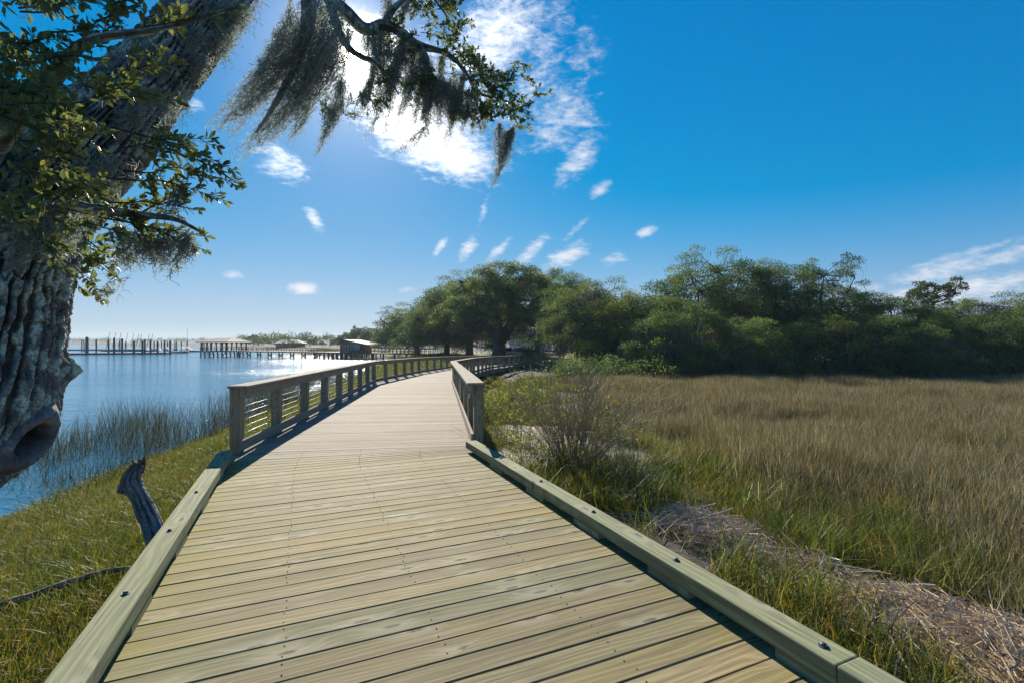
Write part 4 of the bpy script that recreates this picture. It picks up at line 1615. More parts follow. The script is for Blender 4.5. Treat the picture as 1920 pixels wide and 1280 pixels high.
shrub('bare_shrub', (1.02, 7.9), 1.65, 1.75, 180, 10, 1.1, .035, 'large mostly bare shrub with upright brown twigs beside the kerb', 1, .006, .3)
shrub('bare_shrub', (1.75, 7.2), 1.0, .7, 40, 6, .25, .03, 'smaller bare brown shrub just right of the large one', 8, .005, .3)
shrub('bare_shrub', (2.5, 16.2), 1.75, .9, 60, 8, .1, .03, 'tall leafless grey shrub at the far edge of the sand', 2, .006, .4)
shrub('leafy_shrub', (.15, 10.4), .75, .6, 30, 5, 2.6, .045, 'small leafy green shrub on the sand near the rail end', 3, .005, .2)
shrub('leafy_shrub', (-.7, 13.2), .95, .8, 50, 6, 4.0, .05, 'yellow green leafy shrub against the marsh railing', 4, .005, .15)
shrub('leafy_shrub', (-.3, 16.6), 1.05, 1.1, 60, 6, 5.0, .055, 'bright yellow green shrub spreading behind the railing bend', 5, .005, .1)
shrub('leafy_shrub', (.75, 17.4), 1.0, 1.0, 55, 6, 4.5, .055, 'yellow green shrub right of the brightest one', 6, .005, .1)
shrub('leafy_shrub', (1.55, 13.5), 1.25, .85, 45, 6, 1.6, .045, 'sparse green shrub standing in brown twigs mid marsh', 7, .005, .3)
shrub('leafy_shrub', (.2, 8.3), .62, .5, 26, 5, 2.2, .04, 'low leafy shrub left of the large bare shrub', 9, .004, .2)
shrub('leafy_shrub', (.9, 24.0), 1.1, 1.8, 60, 5, 4.0, .07, 'dark green bush below the far deck edge', 10, .006, .1, 'leaf_mid')
shrub('leafy_shrub', (3.4, 29.5), 1.3, 2.0, 60, 5, 5.0, .08, 'dark green bush in front of the tree line', 11, .006, .1, 'leaf_mid')


# ------------------------------------------------------------------ driftwood on the river bank
def build_driftwood():
    # broken upright stump leaning away from the deck
    a = [(302, 1035, 3.55, .070), (286, 985, 3.62, .064), (264, 935, 3.66, .058), (248, 905, 3.68, .066), (252, 885, 3.7, .052), (262, 868, 3.72, .03)]
    root = empty('driftwood_stump', (0, 0, 0), 0, 'weathered grey broken stump sticking up beside the kerb', 'stump')
    pts, rad = pxr(a)
    bark_tube('trunk', pts, rad, root, 60, 110, .022, 5.5, 9, None, True, M['deadwood'])
    pts, rad = pxr([(245, 905, 3.68, .05), (232, 912, 3.64, .035), (226, 925, 3.62, .018)])
    bark_tube('branch_stub', pts, rad, root, 24, 30, .012, 3.5, 6, None, True, M['deadwood'])
    r = np.random.default_rng(3)
    mb = MB()
    c = P(262, 870, 3.72)
    for k in range(26):
        d = r.normal(0, 1, 3) * np.array([.6, .6, .3]) + np.array([.1, 0, 1.0])
        s = c + r.normal(0, .018, 3)
        mb.tube([s - np.array([0, 0, .03]), s + d * r.uniform(.01, .035)], [.008, .002], 4, False, 1.0)
    mb.build('splinters', M['deadwood'], root)
    # fallen branch lying in the grass
    root = empty('fallen_branch', (0, 0, 0), 0, 'crooked pale dead branch lying in the bank grass', 'branch')
    rows = [(-60, 1075, 3.6), (20, 1072, 3.7), (60, 1085, 3.72), (110, 1082, 3.8), (160, 1078, 3.85), (205, 1058, 3.9), (240, 1042, 3.9), (262, 1038, 3.85)]
    pts = []
    for x, y, Y in rows:
        p = P(x, y, Y)
        p[2] = float(ground_h(p[0], p[1])) + .12
        pts.append(p)
    bark_tube('limb', np.array(pts), np.array([.028, .03, .026, .024, .022, .02, .016, .006]), root, 20, 90, .008, 3.3, 7, None, True, M['deadwood'])


build_driftwood()
# ------------------------------------------------------------------ trees beyond the marsh
def quad_leaves(pos, d, size, r, wid=.5):
    n = len(pos)
    up = np.array([0, 0, 1.0]) + r.normal(0, .8, (n, 3))
    x, y, z = frames(d, up)
    s = size[:, None]
    w = s * wid
    V = np.empty((n, 4, 3))
    V[:, 0] = pos
    V[:, 1] = pos + x * s * .55 + y * w * .5
    V[:, 2] = pos + x * s
    V[:, 3] = pos + x * s * .55 - y * w * .5
    Fq = (np.arange(n) * 4)[:, None] + np.arange(4)[None]
    return V.reshape(-1, 3), Fq


def clump_leaves(cs, rad, per, leaf, r, flat=.62, tint=None):
    """leaves spread through each clump, thickest near its upper skin"""
    n = len(cs)
    per = np.maximum(4, (per * (rad / rad.mean()) ** 2).astype(int))
    idx = np.repeat(np.arange(n), per)
    m = len(idx)
    d = r.normal(0, 1, (m, 3))
    d /= np.linalg.norm(d, axis=1)[:, None]
    d[:, 2] = np.where(r.random(m) < .55, np.abs(d[:, 2]), d[:, 2])
    q = r.beta(3.2, 1.1, m) * (1 + .16 * r.normal(0, 1, m).clip(-1, 2))
    pos = cs[idx] + d * (q * rad[idx])[:, None] * np.array([1, 1, flat])
    dd = d * .7 + r.normal(0, .7, (m, 3))
    t = (r.beta(2, 2.6, n)[idx] if tint is None else tint[idx]) + r.normal(0, .13, m)
    V, Fq = quad_leaves(pos, dd, leaf * r.uniform(.6, 1.35, m), r)
    return V, Fq, np.repeat(np.clip(t, 0, 1), 4)


def strands(mb, tops, length, r, w=.018):
    for p, L in zip(tops, length):
        k = 5
        path = p + np.outer(np.linspace(0, 1, k), [r.normal() * .08 * L, r.normal() * .08 * L, -L])
        path[1:] += r.normal(0, .035, (k - 1, 3))
        t = np.gradient(path, axis=0)
        sd = np.cross(t, r.normal(0, 1, 3))
        sd /= np.linalg.norm(sd, axis=1)[:, None] + 1e-9
        ww = w * np.linspace(1, .3, k)[:, None] * r.uniform(.6, 1.4)
        V = np.empty((2 * k, 3))
        V[0::2], V[1::2] = path - sd * ww, path + sd * ww
        i = np.arange(k - 1) * 2
        mb.add(V, np.stack([i, i + 1, i + 3, i + 2], -1), r.beta(2, 2))


def oak_variant(seed, R, H, base, ncl, per, leaf, moss=14, leafmat='leaf_mid', fork=.2, trunk=.32, lean=0.0, crad=.13):
    r = np.random.default_rng(seed)
    cs, rad = [], []
    while len(cs) < ncl:
        a = r.uniform(0, 2 * np.pi)
        q = math.sqrt(r.random()) * .97
        lob = .84 + .30 * float(vnoise(np.array([math.cos(a) * 1.7 + seed, math.sin(a) * 1.7, 1.0])))
        top = base + (H - base) * (1 - q ** 2.3) ** .62 * (.88 + .20 * float(vnoise(np.array([math.cos(a) * q * 2.6 + seed * 2, math.sin(a) * q * 2.6, 7.0]))))
        low = base + (H - base) * .10 * (1 - q) + r.uniform(-.3, .3)
        z = low + (top - low) * r.beta(2.0, 1.0)
        cr = R * crad * r.uniform(.6, 1.25)
        cs.append((math.cos(a) * q * R * lob + lean * z, math.sin(a) * q * R * lob * .85, z - cr * .3))
        rad.append(cr)
    cs, rad = np.array(cs), np.array(rad)
    V, Fq, t = clump_leaves(cs, rad, per, leaf, r)
    crown = mk_mesh('crown', V, Fq, M[leafmat], False, {'tint': t})
    # trunk and limbs
    mb = MB()
    fz = H * fork
    tr = H * trunk / 10
    f0 = np.array([lean * fz + r.normal() * .1, r.normal() * .1, fz])
    path = spline([(0, 0, -.4), (lean * fz * .2, 0, fz * .4), f0], 8)
    mb.tube(path, np.linspace(tr * 1.45, tr * .95, 8), 9, False, .5)
    limbs = []
    nl = 7
    for k in range(nl):
        a = k / nl * 6.283 + r.uniform(-.3, .3)
        out = R * r.uniform(.5, .8)
        e = np.array([math.cos(a) * out + lean * H * .7, math.sin(a) * out * .85, base + (H - base) * r.uniform(.35, .78)])
        m = f0 + (e - f0) * np.array([.5, .5, .38]) + r.normal(0, .05 * R, 3)
        p = spline([f0 - np.array([0, 0, .2]), m, e], 12)
        p[2:] += r.normal(0, .012 * R, (10, 3))
        mb.tube(p, np.linspace(tr * .62, tr * .10, 12), 7, False, .5)
        limbs.append(p)
    e = f0 + np.array([r.normal() * .6, r.normal() * .6, (H - fz) * .72])
    p = spline([f0 - np.array([0, 0, .2]), (f0 + e) / 2 + r.normal(0, .25, 3), e], 12)
    mb.tube(p, np.linspace(tr * .7, tr * .12, 12), 7, False, .5)
    limbs.append(p)
    LP = np.concatenate(limbs)
    for c in cs:
        j = np.argmin(((LP - c) ** 2).sum(1) + .6 * np.maximum(0, LP[:, 2] - c[2]) ** 2)
        s = LP[j]
        m = (s + c) / 2 + r.normal(0, .05 * R, 3) + np.array([0, 0, -.06 * R])
        mb.tube(spline([s, m, c], 6), np.linspace(tr * .16, .012, 6), 4, False, .5)
    wood_ = mb.mesh('trunk', M['bark_far'], True, 'ridge')
    ms = None
    if moss:
        mb = MB()
        pick = cs[r.random(len(cs)) < .55]
        for c in pick:
            n = r.poisson(moss)
            tops = c + r.normal(0, 1, (n, 3)) * R * crad * np.array([.55, .55, .2]) - np.array([0, 0, R * crad * .25])
            strands(mb, tops, np.minimum(r.gamma(2.2, .30, n), np.maximum(.2, tops[:, 2] - .3)), r)
        ms = mb.mesh('moss', M['moss_far'], False, 'tint')
    return wood_, crown, ms


def plant_tree(name, var, x, y, scale, rz, label, cat='tree', group=None, sx=1.0):
    z = float(ground_h(x, y))
    root = empty(name, (x, y, z), rz, label, cat, group)
    root.scale = (scale * sx, scale * sx, scale)
    for nm, me in zip(('trunk', 'crown', 'moss'), var):
        if me is not None:
            obj(nm, me, root)
    return root


ORD = ('first', 'second', 'third', 'fourth', 'fifth', 'sixth', 'seventh', 'eighth', 'ninth', 'tenth', 'eleventh', 'twelfth', 'thirteenth', 'fourteenth', 'fifteenth', 'sixteenth',
       'seventeenth', 'eighteenth', 'nineteenth', 'twentieth', 'twenty-first', 'twenty-second', 'twenty-third', 'twenty-fourth', 'twenty-fifth', 'twenty-sixth', 'twenty-seventh', 'twenty-eighth')


def build_trees():
    big = oak_variant(101, 8.6, 11.2, 3.3, 300, 290, .17, 10, fork=.17, trunk=.62, lean=.10, crad=.105)
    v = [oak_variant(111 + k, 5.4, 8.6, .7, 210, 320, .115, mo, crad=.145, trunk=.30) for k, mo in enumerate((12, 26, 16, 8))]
    tall = [oak_variant(131 + k, 4.0, 9.0, 1.6, 120, 280, .115, 10, crad=.15, trunk=.3, fork=.35) for k in range(2)]
    low = [oak_variant(141 + k, 4.6, 5.2, .1, 160, 320, .11, mo, crad=.15, trunk=.3) for k, mo in enumerate((34, 20))]
    rr = random.Random(4)
    TOPS = {}

    def put(name, var, px, Y, topy, H, label, sx=1.0, group='oaks beyond the marsh'):
        x = (px - 960) / F * Y
        top = CAM_H - (topy - 640) / F * Y
        g = float(ground_h(x, Y))
        zt = TOPS.get(id(var[1]))
        if zt is None:
            zz = np.empty(len(var[1].vertices) * 3, np.float32)
            var[1].vertices.foreach_get('co', zz)
            zt = TOPS[id(var[1])] = float(np.percentile(zz[2::3], 98.5))
        s = (top - g) / zt * 1.02
        return plant_tree(name, var, x, Y, s, rr.uniform(-.5, .5), label, 'tree', group, sx)
    G = 'oaks at the end of the boardwalk'
    put('oak_tree', big, 935, 62, 510, 11.2, 'broad spreading live oak right at the end of the boardwalk', 1.0, G)
    put('oak_tree', v[0], 838, 74, 540, 8.6, 'live oak left of the broad one, over the shore path', 1.15, G)
    put('oak_tree', v[2], 880, 84, 528, 8.6, 'live oak standing behind the broad one', 1.2, G)
    put('oak_tree', v[1], 782, 92, 580, 8.6, 'leftmost live oak of the group at the cove', 1.5, G)
    put('oak_tree', tall[0], 1010, 70, 515, 9.0, 'slim oak rising over the parked cars', 1.3, G)
    R = 'oaks along the right side of the marsh'
    put('oak_tree', v[3], 1085, 47, 525, 8.6, 'dark bushy oak beside the end of the railing', .72, R)
    put('oak_tree', v[1], 1128, 43, 545, 8.6, 'moss hung oak next to the dark bushy one', 1.15, R)
    put('oak_tree', low[1], 1205, 39, 566, 5.2, 'low rounded oak in the dip of the tree line', 1.0, R)
    put('oak_tree', v[2], 1340, 43, 494, 8.6, 'tallest oak of the tree line, open dome crown', 1.0, R)
    put('oak_tree', v[0], 1440, 41, 502, 8.6, 'tall oak right beside the tallest one', .95, R)
    put('oak_tree', tall[1], 1548, 42, 496, 9.0, 'narrow open crowned oak against the cloud', 1.05, R)
    put('oak_tree', v[3], 1652, 38, 560, 8.6, 'dense oak between the narrow oak and the pine', 1.35, R)
    put('oak_tree', v[1], 1860, 41, 568, 8.6, 'moss hung oak right of the pine', 1.3, R)
    put('oak_tree', v[2], 1985, 42, 560, 8.6, 'oak at the right edge of the picture', 1.2, R)
    put('oak_tree', low[0], 1275, 33, 588, 5.2, 'low mossy oak in front of the tallest oak', 1.0, R)
    put('oak_tree', low[1], 1385, 32, 604, 5.2, 'low oak with hanging moss, middle of the front row', 1.0, R)
    put('oak_tree', low[0], 1500, 33, 612, 5.2, 'low mossy oak below the narrow oak', 1.15, R)
    put('oak_tree', low[1], 1610, 32, 600, 5.2, 'low dark oak in the front row, left of the pine', 1.15, R)
    put('oak_tree', low[0], 1735, 32, 616, 5.2, 'low mossy oak in front of the pine', 1.1, R)
    put('oak_tree', low[1], 1850, 33, 604, 5.2, 'low oak in the front row near the right edge', 1.1, R)
    put('oak_tree', low[0], 1960, 33, 612, 5.2, 'low oak cut by the right edge of the picture', 1.1, R)
    for k, (px, Y, ty) in enumerate(((1150, 58, 585), (1210, 56, 580), (1290, 55, 560), (1400, 56, 560), (1510, 56, 575), (1620, 56, 590), (1740, 56, 590), (1880, 56, 590), (2020, 56, 590))):
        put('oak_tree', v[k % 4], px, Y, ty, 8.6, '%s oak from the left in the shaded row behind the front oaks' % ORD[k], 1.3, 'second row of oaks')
    # pine
    r = np.random.default_rng(55)
    mb = MB()
    mb.tube(spline([(0, 0, -.3), (.1, 0, 3.5), (-.05, .1, 6.2), (.05, 0, 8.2)], 12), np.linspace(.2, .04, 12), 8, False, .5)
    cs, rad = [], []
    for k in range(78):
        z = r.uniform(4.6, 8.4)
        a = r.uniform(0, 6.283)
        w = 3.0 * math.sqrt(max(.05, 1 - ((z - 6.4) / 2.3) ** 2))
        q = w * r.uniform(.35, 1.0)
        c = np.array([math.cos(a) * q, math.sin(a) * q, z + .2 * r.normal()])
        s = np.array([0, 0, z - .45 * q])
        mb.tube(spline([s, (s + c) / 2 + np.array([0, 0, -.12]), c], 6), np.linspace(.045, .014, 6), 5, False, .5)
        cs.append(c)
        rad.append(.30 * r.uniform(.8, 1.2))
    V, Fq, t = clump_leaves(np.array(cs), np.array(rad), 120, .17, r, .8)
    crown = mk_mesh('crown', V, Fq, M['needle'], False, {'tint': t})
    pine = (mb.mesh('trunk', M['bark_far'], True, 'ridge'), crown, None)
    put('pine_tree', pine, 1752, 46, 530, 8.6, 'lone pine with tufted rounded crown above the oaks', 1.0, None)
    # ---- across the cove, several hundred metres off
    fo = [oak_variant(161 + k, 7.5, 9.5, .3, 110, 110, .42, 0, 'leaf_far', crad=.15, trunk=.3) for k in range(2)]
    mb = MB()
    mb.tube([(0, 0, -.5), (.1, 0, 8), (0, .1, 14)], [.25, .2, .06], 6, False, .5)
    cs, rad = [], []
    r = np.random.default_rng(66)
    for k in range(46):
        z = r.uniform(8.2, 14.6)
        a = r.uniform(0, 6.283)
        q = (3.4 - .28 * abs(z - 11)) * r.uniform(.2, 1)
        c = np.array([math.cos(a) * q, math.sin(a) * q, z])
        mb.tube([(0, 0, z - .4), c], [.06, .02], 4, False, .5)
        cs.append(c)
        rad.append(.75 * r.uniform(.7, 1.3))
    V, Fq, t = clump_leaves(np.array(cs), np.array(rad), 70, .42, r, .55)
    fp = (mb.mesh('trunk', M['bark_far'], True, 'ridge'), mk_mesh('crown', V, Fq, M['leaf_far'], False, {'tint': t}), None)
    C = 'trees across the cove'
    for k, (px, Y, ty, kind) in enumerate(sorted(((476, 300, 629, 0), (496, 300, 633, 0), (512, 290, 634, 0), (585, 240, 637, 0), (604, 230, 640, 0), (632, 210, 634, 0), (655, 200, 625, 0), (678, 190, 617, 0), (700, 180, 618, 0), (722, 172, 620, 0), (742, 166, 612, 0), (764, 160, 600, 0), (690, 230, 622, 0)))):
        put('oak_tree', fo[(px // 7) % 2], px, Y, ty, 9.5, '%s rounded bluish tree from the left across the cove' % ORD[k], 1.1, C)
    for k, (px, Y, ty) in enumerate(((474, 300, 627), (556, 250, 630), (574, 245, 632), (592, 240, 631), (611, 238, 629), (664, 205, 612), (676, 200, 617))):
        put('pine_tree', fp, px, Y, ty, 15.0, '%s slender pine from the left across the cove' % ORD[k], .8, 'pines across the cove')
    # ---- woods that read as one mass
    def mass(name, spots, leaf, per, label, mat):
        r = np.random.default_rng(77)
        cs = np.array([s[:3] for s in spots])
        rad = np.array([s[3] for s in spots])
        V, Fq, t = clump_leaves(cs, rad, per, leaf, r, .8)
        tag(obj(name, mk_mesh(name, V, Fq, mat, False, {'tint': t})), label, kind='stuff')
    r = np.random.default_rng(78)
    sp = []
    for k in range(380):
        x = r.uniform(-1500, 350)
        h = r.uniform(5, 11)
        y = 1250 + r.uniform(0, 120)
        sp += [(x, y, -1 + h * .45, h * .75)]
    mass('far_shore_wood', sp, 3.2, 60, 'low blue line of woods on the far river shore', M['leaf_far'])
    sp = []
    for k in range(520):
        y = r.uniform(28.5, 36)
        x = r.uniform(3.2, 40)
        sp.append((x, y, float(ground_h(x, y)) + r.uniform(.1, 1.3), r.uniform(.35, .75)))
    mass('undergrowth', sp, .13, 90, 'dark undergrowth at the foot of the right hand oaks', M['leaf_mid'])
    sp = []
    for k in range(420):
        y = r.uniform(70, 120)
        x = r.uniform(16, 150)
        sp.append((x, y, -.5 + r.uniform(.5, 5.5), r.uniform(1.2, 2.4)))
    mass('inland_wood', sp, .5, 70, 'deep wood behind the oaks on the right', M['leaf_mid'])
    sp = []
    for k in range(130):
        y = r.uniform(170, 330)
        x = shore(y) + 4 + r.uniform(0, 120)
        sp.append((x, y, r.uniform(0, 3.2), r.uniform(2, 3.4)))
    mass('cove_wood', sp, .7, 110, 'wooded shore behind the cove', M['leaf_far'])
    # grey moss and dead limbs trailing on the ground before the trees
    for px, py, Y, n, L, lab in ((1318, 668, 30, 90, .9, 'arched dead limb draped with grey moss, leftmost at the wood edge'), (1395, 652, 29.5, 170, 1.5, 'grey moss curtain hanging to the ground in front of the oaks'),
                                 (1448, 668, 29.5, 110, 1.0, 'sagging dead limb with blue grey moss right of the moss curtain'), (1595, 660, 29.5, 70, 1.3, 'narrow grey moss curtain under the low dark oak')):
        c = P(px, py, Y)
        gz = float(ground_h(c[0], c[1]))
        root = empty('mossy_limb', (c[0], c[1], gz), 0, lab, 'dead limb', 'moss draped limbs at the wood edge')
        mb = MB()
        p = spline([(-1.6, .4, 0.0), (-.7, .1, (c[2] - gz) * .85), (.1, 0, c[2] - gz), (1.0, -.1, (c[2] - gz) * .7), (1.7, .2, .1)], 16)
        mb.tube(p, np.linspace(.09, .03, 16), 7, True, .5)
        mb.build('limb', M['deadwood'], root, True)
        mb = MB()
        j = r.integers(0, 15, n)
        f = r.random(n)[:, None]
        tops = p[j] * (1 - f) + p[j + 1] * f + r.normal(0, .07, (n, 3))
        strands(mb, tops, np.minimum(r.gamma(3, L / 3, n), np.maximum(.1, tops[:, 2] + .02)), r, .03)
        mb.build('moss', M['moss_far'], root, False, 'tint')


build_trees()

# ------------------------------------------------------------------ pier, cabin, pavilion, floating dock
M['pier_wood'] = plain('pier_timber', (.14, .10, .075), .8, .3, 3)
M['pier_dark'] = plain('pier_pile', (.055, .05, .045), .85, .3, 3)
M['cabin_wall'] = plain('red_cedar_boards', (.42, .19, .10), .75, .25, 2.5)
M['metal_roof'] = plain('pale_metal_roof', (.17, .175, .18), .75, .1, 1.5)
M['brown_roof'] = plain('brown_roof', (.16, .105, .08), .8, .2, 1.5)
M['white_paint'] = plain('white_paint', (.78, .78, .77), .5, .06, 4)
M['teal_glass'] = plain('teal_pane', (.05, .22, .24), .12, .1, 2)
M['dock'] = plain('dock_planks', (.36, .35, .33), .8, .25, 2)
M['hull'] = plain('boat_hull', (.22, .24, .27), .5, .15, 2)
M['hull_tan'] = plain('boat_hull_tan', (.34, .24, .15), .45, .15, 2)
M['blue_paint'] = plain('turquoise_paint', (.06, .42, .58), .5, .08, 4)
M['dark_glass'] = plain('window_pane', (.03, .045, .06), .08, .1, 2)
M['cedar_post'] = plain('cedar_post', (.45, .22, .08), .7, .2, 6)
M['rubber'] = plain('tyre_rubber', (.02, .02, .02), .8, .2, 9)


def span(a, b, t):
    return np.array(a) * (1 - t) + np.array(b) * t


def pier_rail(root, a, b, z, h=.85, n=10, w=.06):
    mb = MB()
    mb.bar((*a, z + h), (*b, z + h), w * 1.6, w)
    mb.build('top_rail', M['pier_wood'], root)
    mb = MB()
    mb.bar((*a, z + h * .5), (*b, z + h * .5), w, w * .7)
    mb.build('mid_rail', M['pier_wood'], root)
    for k in range(n + 1):
        q = span(a, b, k / n)
        mb = MB()
        mb.box((q[0], q[1], z + h / 2), (w * 1.5, w * 1.5, h - w))
        mb.build('rail_post', M['pier_wood'], root)


def bent(root, q, z, d, w=1.5, rad=.13):
    """pair of piles with an X brace; d = direction of the pier"""
    n = np.array([d[1], -d[0]])
    for nm, s in (('pile', -1), ('pile', 1)):
        c = q + d * s * w * .35
        mb = MB()
        mb.tube([(*c, Z_W - 1), (*c, z)], rad, 8)
        mb.build(nm, M['pier_dark'], root)
    for s in (-1, 1):
        mb = MB()
        mb.bar((*(q - d * s * w * .35 - n * .02 * s), Z_W + .1), (*(q + d * s * w * .35 - n * .02 * s), z - .15), .07, .12)
        mb.build('brace', M['pier_dark'], root)


def build_waterfront():
    PA = np.array(P(397, 640, 116)[:2])
    PB = np.array(P(602, 640, 101)[:2])
    d = (PB - PA) / np.linalg.norm(PB - PA)
    n = np.array([d[1], -d[0]])          # towards the camera side
    if n[1] > 0:
        n = -n
    dz = -.66
    # --- pavilion
    L = 9.2
    c = PA + d * L / 2
    rz = math.atan2(d[1], d[0])
    root = empty('pavilion', (c[0], c[1], Z_W), 0, 'open timber pavilion with gable roof on piles in the river', 'pavilion')
    root.location = (0, 0, 0)
    mb = MB()
    mb.box((c[0], c[1], dz - .12), (L + .6, 6.2, .24), rz)
    mb.build('deck', M['pier_wood'], root)
    for k in range(7):
        for s in (-1, 1):
            q = PA + d * (k / 6 * L) + n * s * 2.6
            mb = MB()
            mb.tube([(*q, Z_W - 1), (*q, dz - .24)], .15, 8)
            mb.build('pile', M['pier_dark'], root)
            if k < 6:
                mb = MB()
                q2 = PA + d * ((k + 1) / 6 * L) + n * s * 2.6
                mb.bar((*q, Z_W + .15), (*q2, dz - .35), .07, .12)
                mb.build('brace', M['pier_dark'], root)
    for k in range(6):
        for s in (-1, 1):
            q = PA + d * (.3 + k / 5 * (L - .6)) + n * s * 2.5
            mb = MB()
            mb.box((q[0], q[1], (dz + 1.35) / 2), (.2, .2, 1.35 - dz), rz)
            mb.build('post', M['pier_wood'], root)
            for e in (-1, 1):
                if (k == 0 and e < 0) or (k == 5 and e > 0):
                    continue
                mb = MB()
                mb.bar((*q, .75), (*(q + d * e * .6), 1.33), .08, .12)
                mb.build('knee_brace', M['pier_wood'], root)
    for s in (-1, 1):
        a, b = PA + n * s * 2.75, PA + d * L + n * s * 2.75
        pier_rail(root, a, b, dz, .8, 9)
    rm = MB()
    e0, e1 = PA - d * 1.0, PA + d * (L + 1.0)
    ev, rg = 1.38, 2.3
    q = lambda p, s, z: (*(p + n * s), z)
    hip0, hip1 = PA + d * 2.4, PA + d * (L - 1.8)
    for th in (0,):
        V = [q(e0, 3.3, ev), q(e1, 3.3, ev), q(e1, -3.3, ev), q(e0, -3.3, ev), q(hip0, 0, rg), q(hip1, 0, rg)]
        V2 = [(x, y, z - .12) for x, y, z in V]
        rm.add(V + V2, np.array([[0, 1, 5, 4], [2, 3, 4, 5], [6, 10, 11, 7], [8, 11, 10, 9], [0, 6, 7, 1], [1, 7, 8, 2], [2, 8, 9, 3], [3, 9, 6, 0]]))
        rm.add(V + V2, np.array([[1, 2, 5], [3, 0, 4], [7, 11, 8], [9, 10, 6]]))
    rm.build('roof', M['brown_roof'], root)
    # --- pier from pavilion to cabin
    a, b = PA + d * (L + .32), PB
    root = empty('pier', (0, 0, 0), 0, 'timber pier on braced piles between pavilion and cabin', 'pier')
    mb = MB()
    mb.bar((*a, dz - .1), (*b, dz - .1), 2.2, .2)
    mb.build('deck', M['pier_wood'], root)
    m = math.dist(a, b)
    for s in (-1, 1):
        pier_rail(root, a + n * s * 1.02, b + n * s * 1.02, dz, .8, 16)
    for k in range(8):
        bent(root, a + d * (1.2 + k * (m - 2) / 7) + n * .7, dz - .2, d)
    # --- cabin on its platform
    c0 = P(590, 640, 99)[:2]
    c1 = P(688, 640, 96)[:2]
    d2 = (c1 - c0) / np.linalg.norm(c1 - c0)
    n2 = np.array([d2[1], -d2[0]])
    if n2[1] > 0:
        n2 = -n2
    LL = math.dist(c0, c1)
    rz = math.atan2(d2[1], d2[0])
    cz = -.68
    ctr = (c0 + c1) / 2 - n2 * 3
    root = empty('cabin', (0, 0, 0), 0, 'small red timber cabin with porch and metal roof on piles over water', 'cabin')
    mb = MB()
    mb.box((ctr[0], ctr[1], cz - .15), (LL, 6.4, .3), rz)
    mb.build('platform', M['pier_wood'], root)
    for k in range(12):
        for s in (0, -2.8, -5.6):
            q = c0 + d2 * (.15 + k / 11 * (LL - .3)) + n2 * s
            mb = MB()
            mb.tube([(*q, Z_W - 1), (*q, cz - .3)], .14, 7)
            mb.build('pile', M['pier_dark'], root)
        if k < 11:
            q = c0 + d2 * (.15 + k / 11 * (LL - .3))
            q2 = c0 + d2 * (.15 + (k + 1) / 11 * (LL - .3))
            s = (k % 2) * .9
            mb = MB()
            mb.bar((*q, Z_W + .15 + s), (*q2, cz - .45 - s * .8), .07, .12)
            mb.build('brace', M['pier_dark'], root)
    pier_rail(root, c0 + n2 * .12, c1 + n2 * .12, cz, .8, 22, .05)
    wx0, wx1, wp = .44 * LL, .70 * LL, .985 * LL
    f = lambda t, s, z: (*(c0 + d2 * t + n2 * s), z)
    wall_t = .92
    mb = MB()
    V = []
    for t, s in ((wx0, -.9), (wx1 + 1.6, -.9), (wx1 + 1.6, -5.2), (wx0, -5.2)):
        V += [f(t, s, cz + .004), f(t, s, wall_t)]
    mb.add(V, np.array([[0, 2, 3, 1], [2, 4, 5, 3], [4, 6, 7, 5], [6, 0, 1, 7]]))
    wall = mb.build('wall', M['cabin_wall'], root)
    # boarding: proud horizontal planks on the front
    for k in range(9):
        z = cz + .1 + k * .17
        mb = MB()
        mb.bar(f(wx0, -.885, z), f(wx1 + 1.6, -.885, z), .03, .15)
        mb.build('siding_board', M['cabin_wall'], wall)
    def opening(t0, t1, z0, z1, nm, mt):
        mb = MB()
        mb.bar(f(t0, -.86, (z0 + z1) / 2), f(t1, -.86, (z0 + z1) / 2), .05, z1 - z0)
        fr = mb.build(nm, M['white_paint'], root)
        mb = MB()
        mb.bar(f(t0 + .12, -.83, (z0 + z1) / 2), f(t1 - .12, -.83, (z0 + z1) / 2), .03, z1 - z0 - .2)
        mb.build('pane', mt, fr)
    opening(wx0 + 1.25, wx0 + 2.0, cz + .02, .72, 'door', M['dark_glass'])
    opening(wx1 + .1, wx1 + .85, -.1, .75, 'window', M['teal_glass'])
    opening(wx1 + .95, wx1 + 1.5, .0, .6, 'window', M['dark_glass'])
    for t in (wx1 + 2.2, wx1 + 2.8, wp - .1):
        mb = MB()
        mb.box(f(t, -.6, (cz + .86) / 2), (.14, .14, .86 - cz), rz)
        mb.build('porch_post', M['pier_wood'], root)
    mb = MB()
    V = []
    for z in (wall_t + .80, wall_t + .70):
        V += [f(wx0 + 1.3, .1, z + .02), f(wx0 + 1.3, -6, z + .02)]
    top = wall_t + .85
    V = [f(wx0 - .35, .15, wall_t), f(wx0 + 1.6, .15, top), f(wp + .35, .15, wall_t - .12), f(wx0 - .35, -6, wall_t), f(wx0 + 1.6, -6, top), f(wp + .35, -6, wall_t - .12)]
    V2 = [(x, y, z + .09) for x, y, z in V]
    mb.add(V + V2, np.array([[6, 7, 10, 9], [7, 8, 11, 10], [0, 3, 4, 1], [1, 4, 5, 2], [0, 1, 7, 6], [1, 2, 8, 7], [3, 9, 10, 4], [4, 10, 11, 5], [0, 6, 9, 3], [2, 5, 11, 8]]))
    roof = mb.build('roof', M['metal_roof'], root)
    mb = MB()
    mb.add([f(wx0 + .05, -.9, wall_t), f(wx1 + 1.5, -.9, wall_t), f(wx0 + 1.6, -.9, top - .05)], np.array([[0, 1, 2]]))
    mb.build('gable', M['cabin_wall'], root)
    # --- long walkway from the cabin to the shore
    a, b = c1 + d2 * .1, P(822, 640, 84)[:2]
    root = empty('walkway', (0, 0, 0), 0, 'long low walkway with railings from the cabin to the shore', 'walkway')
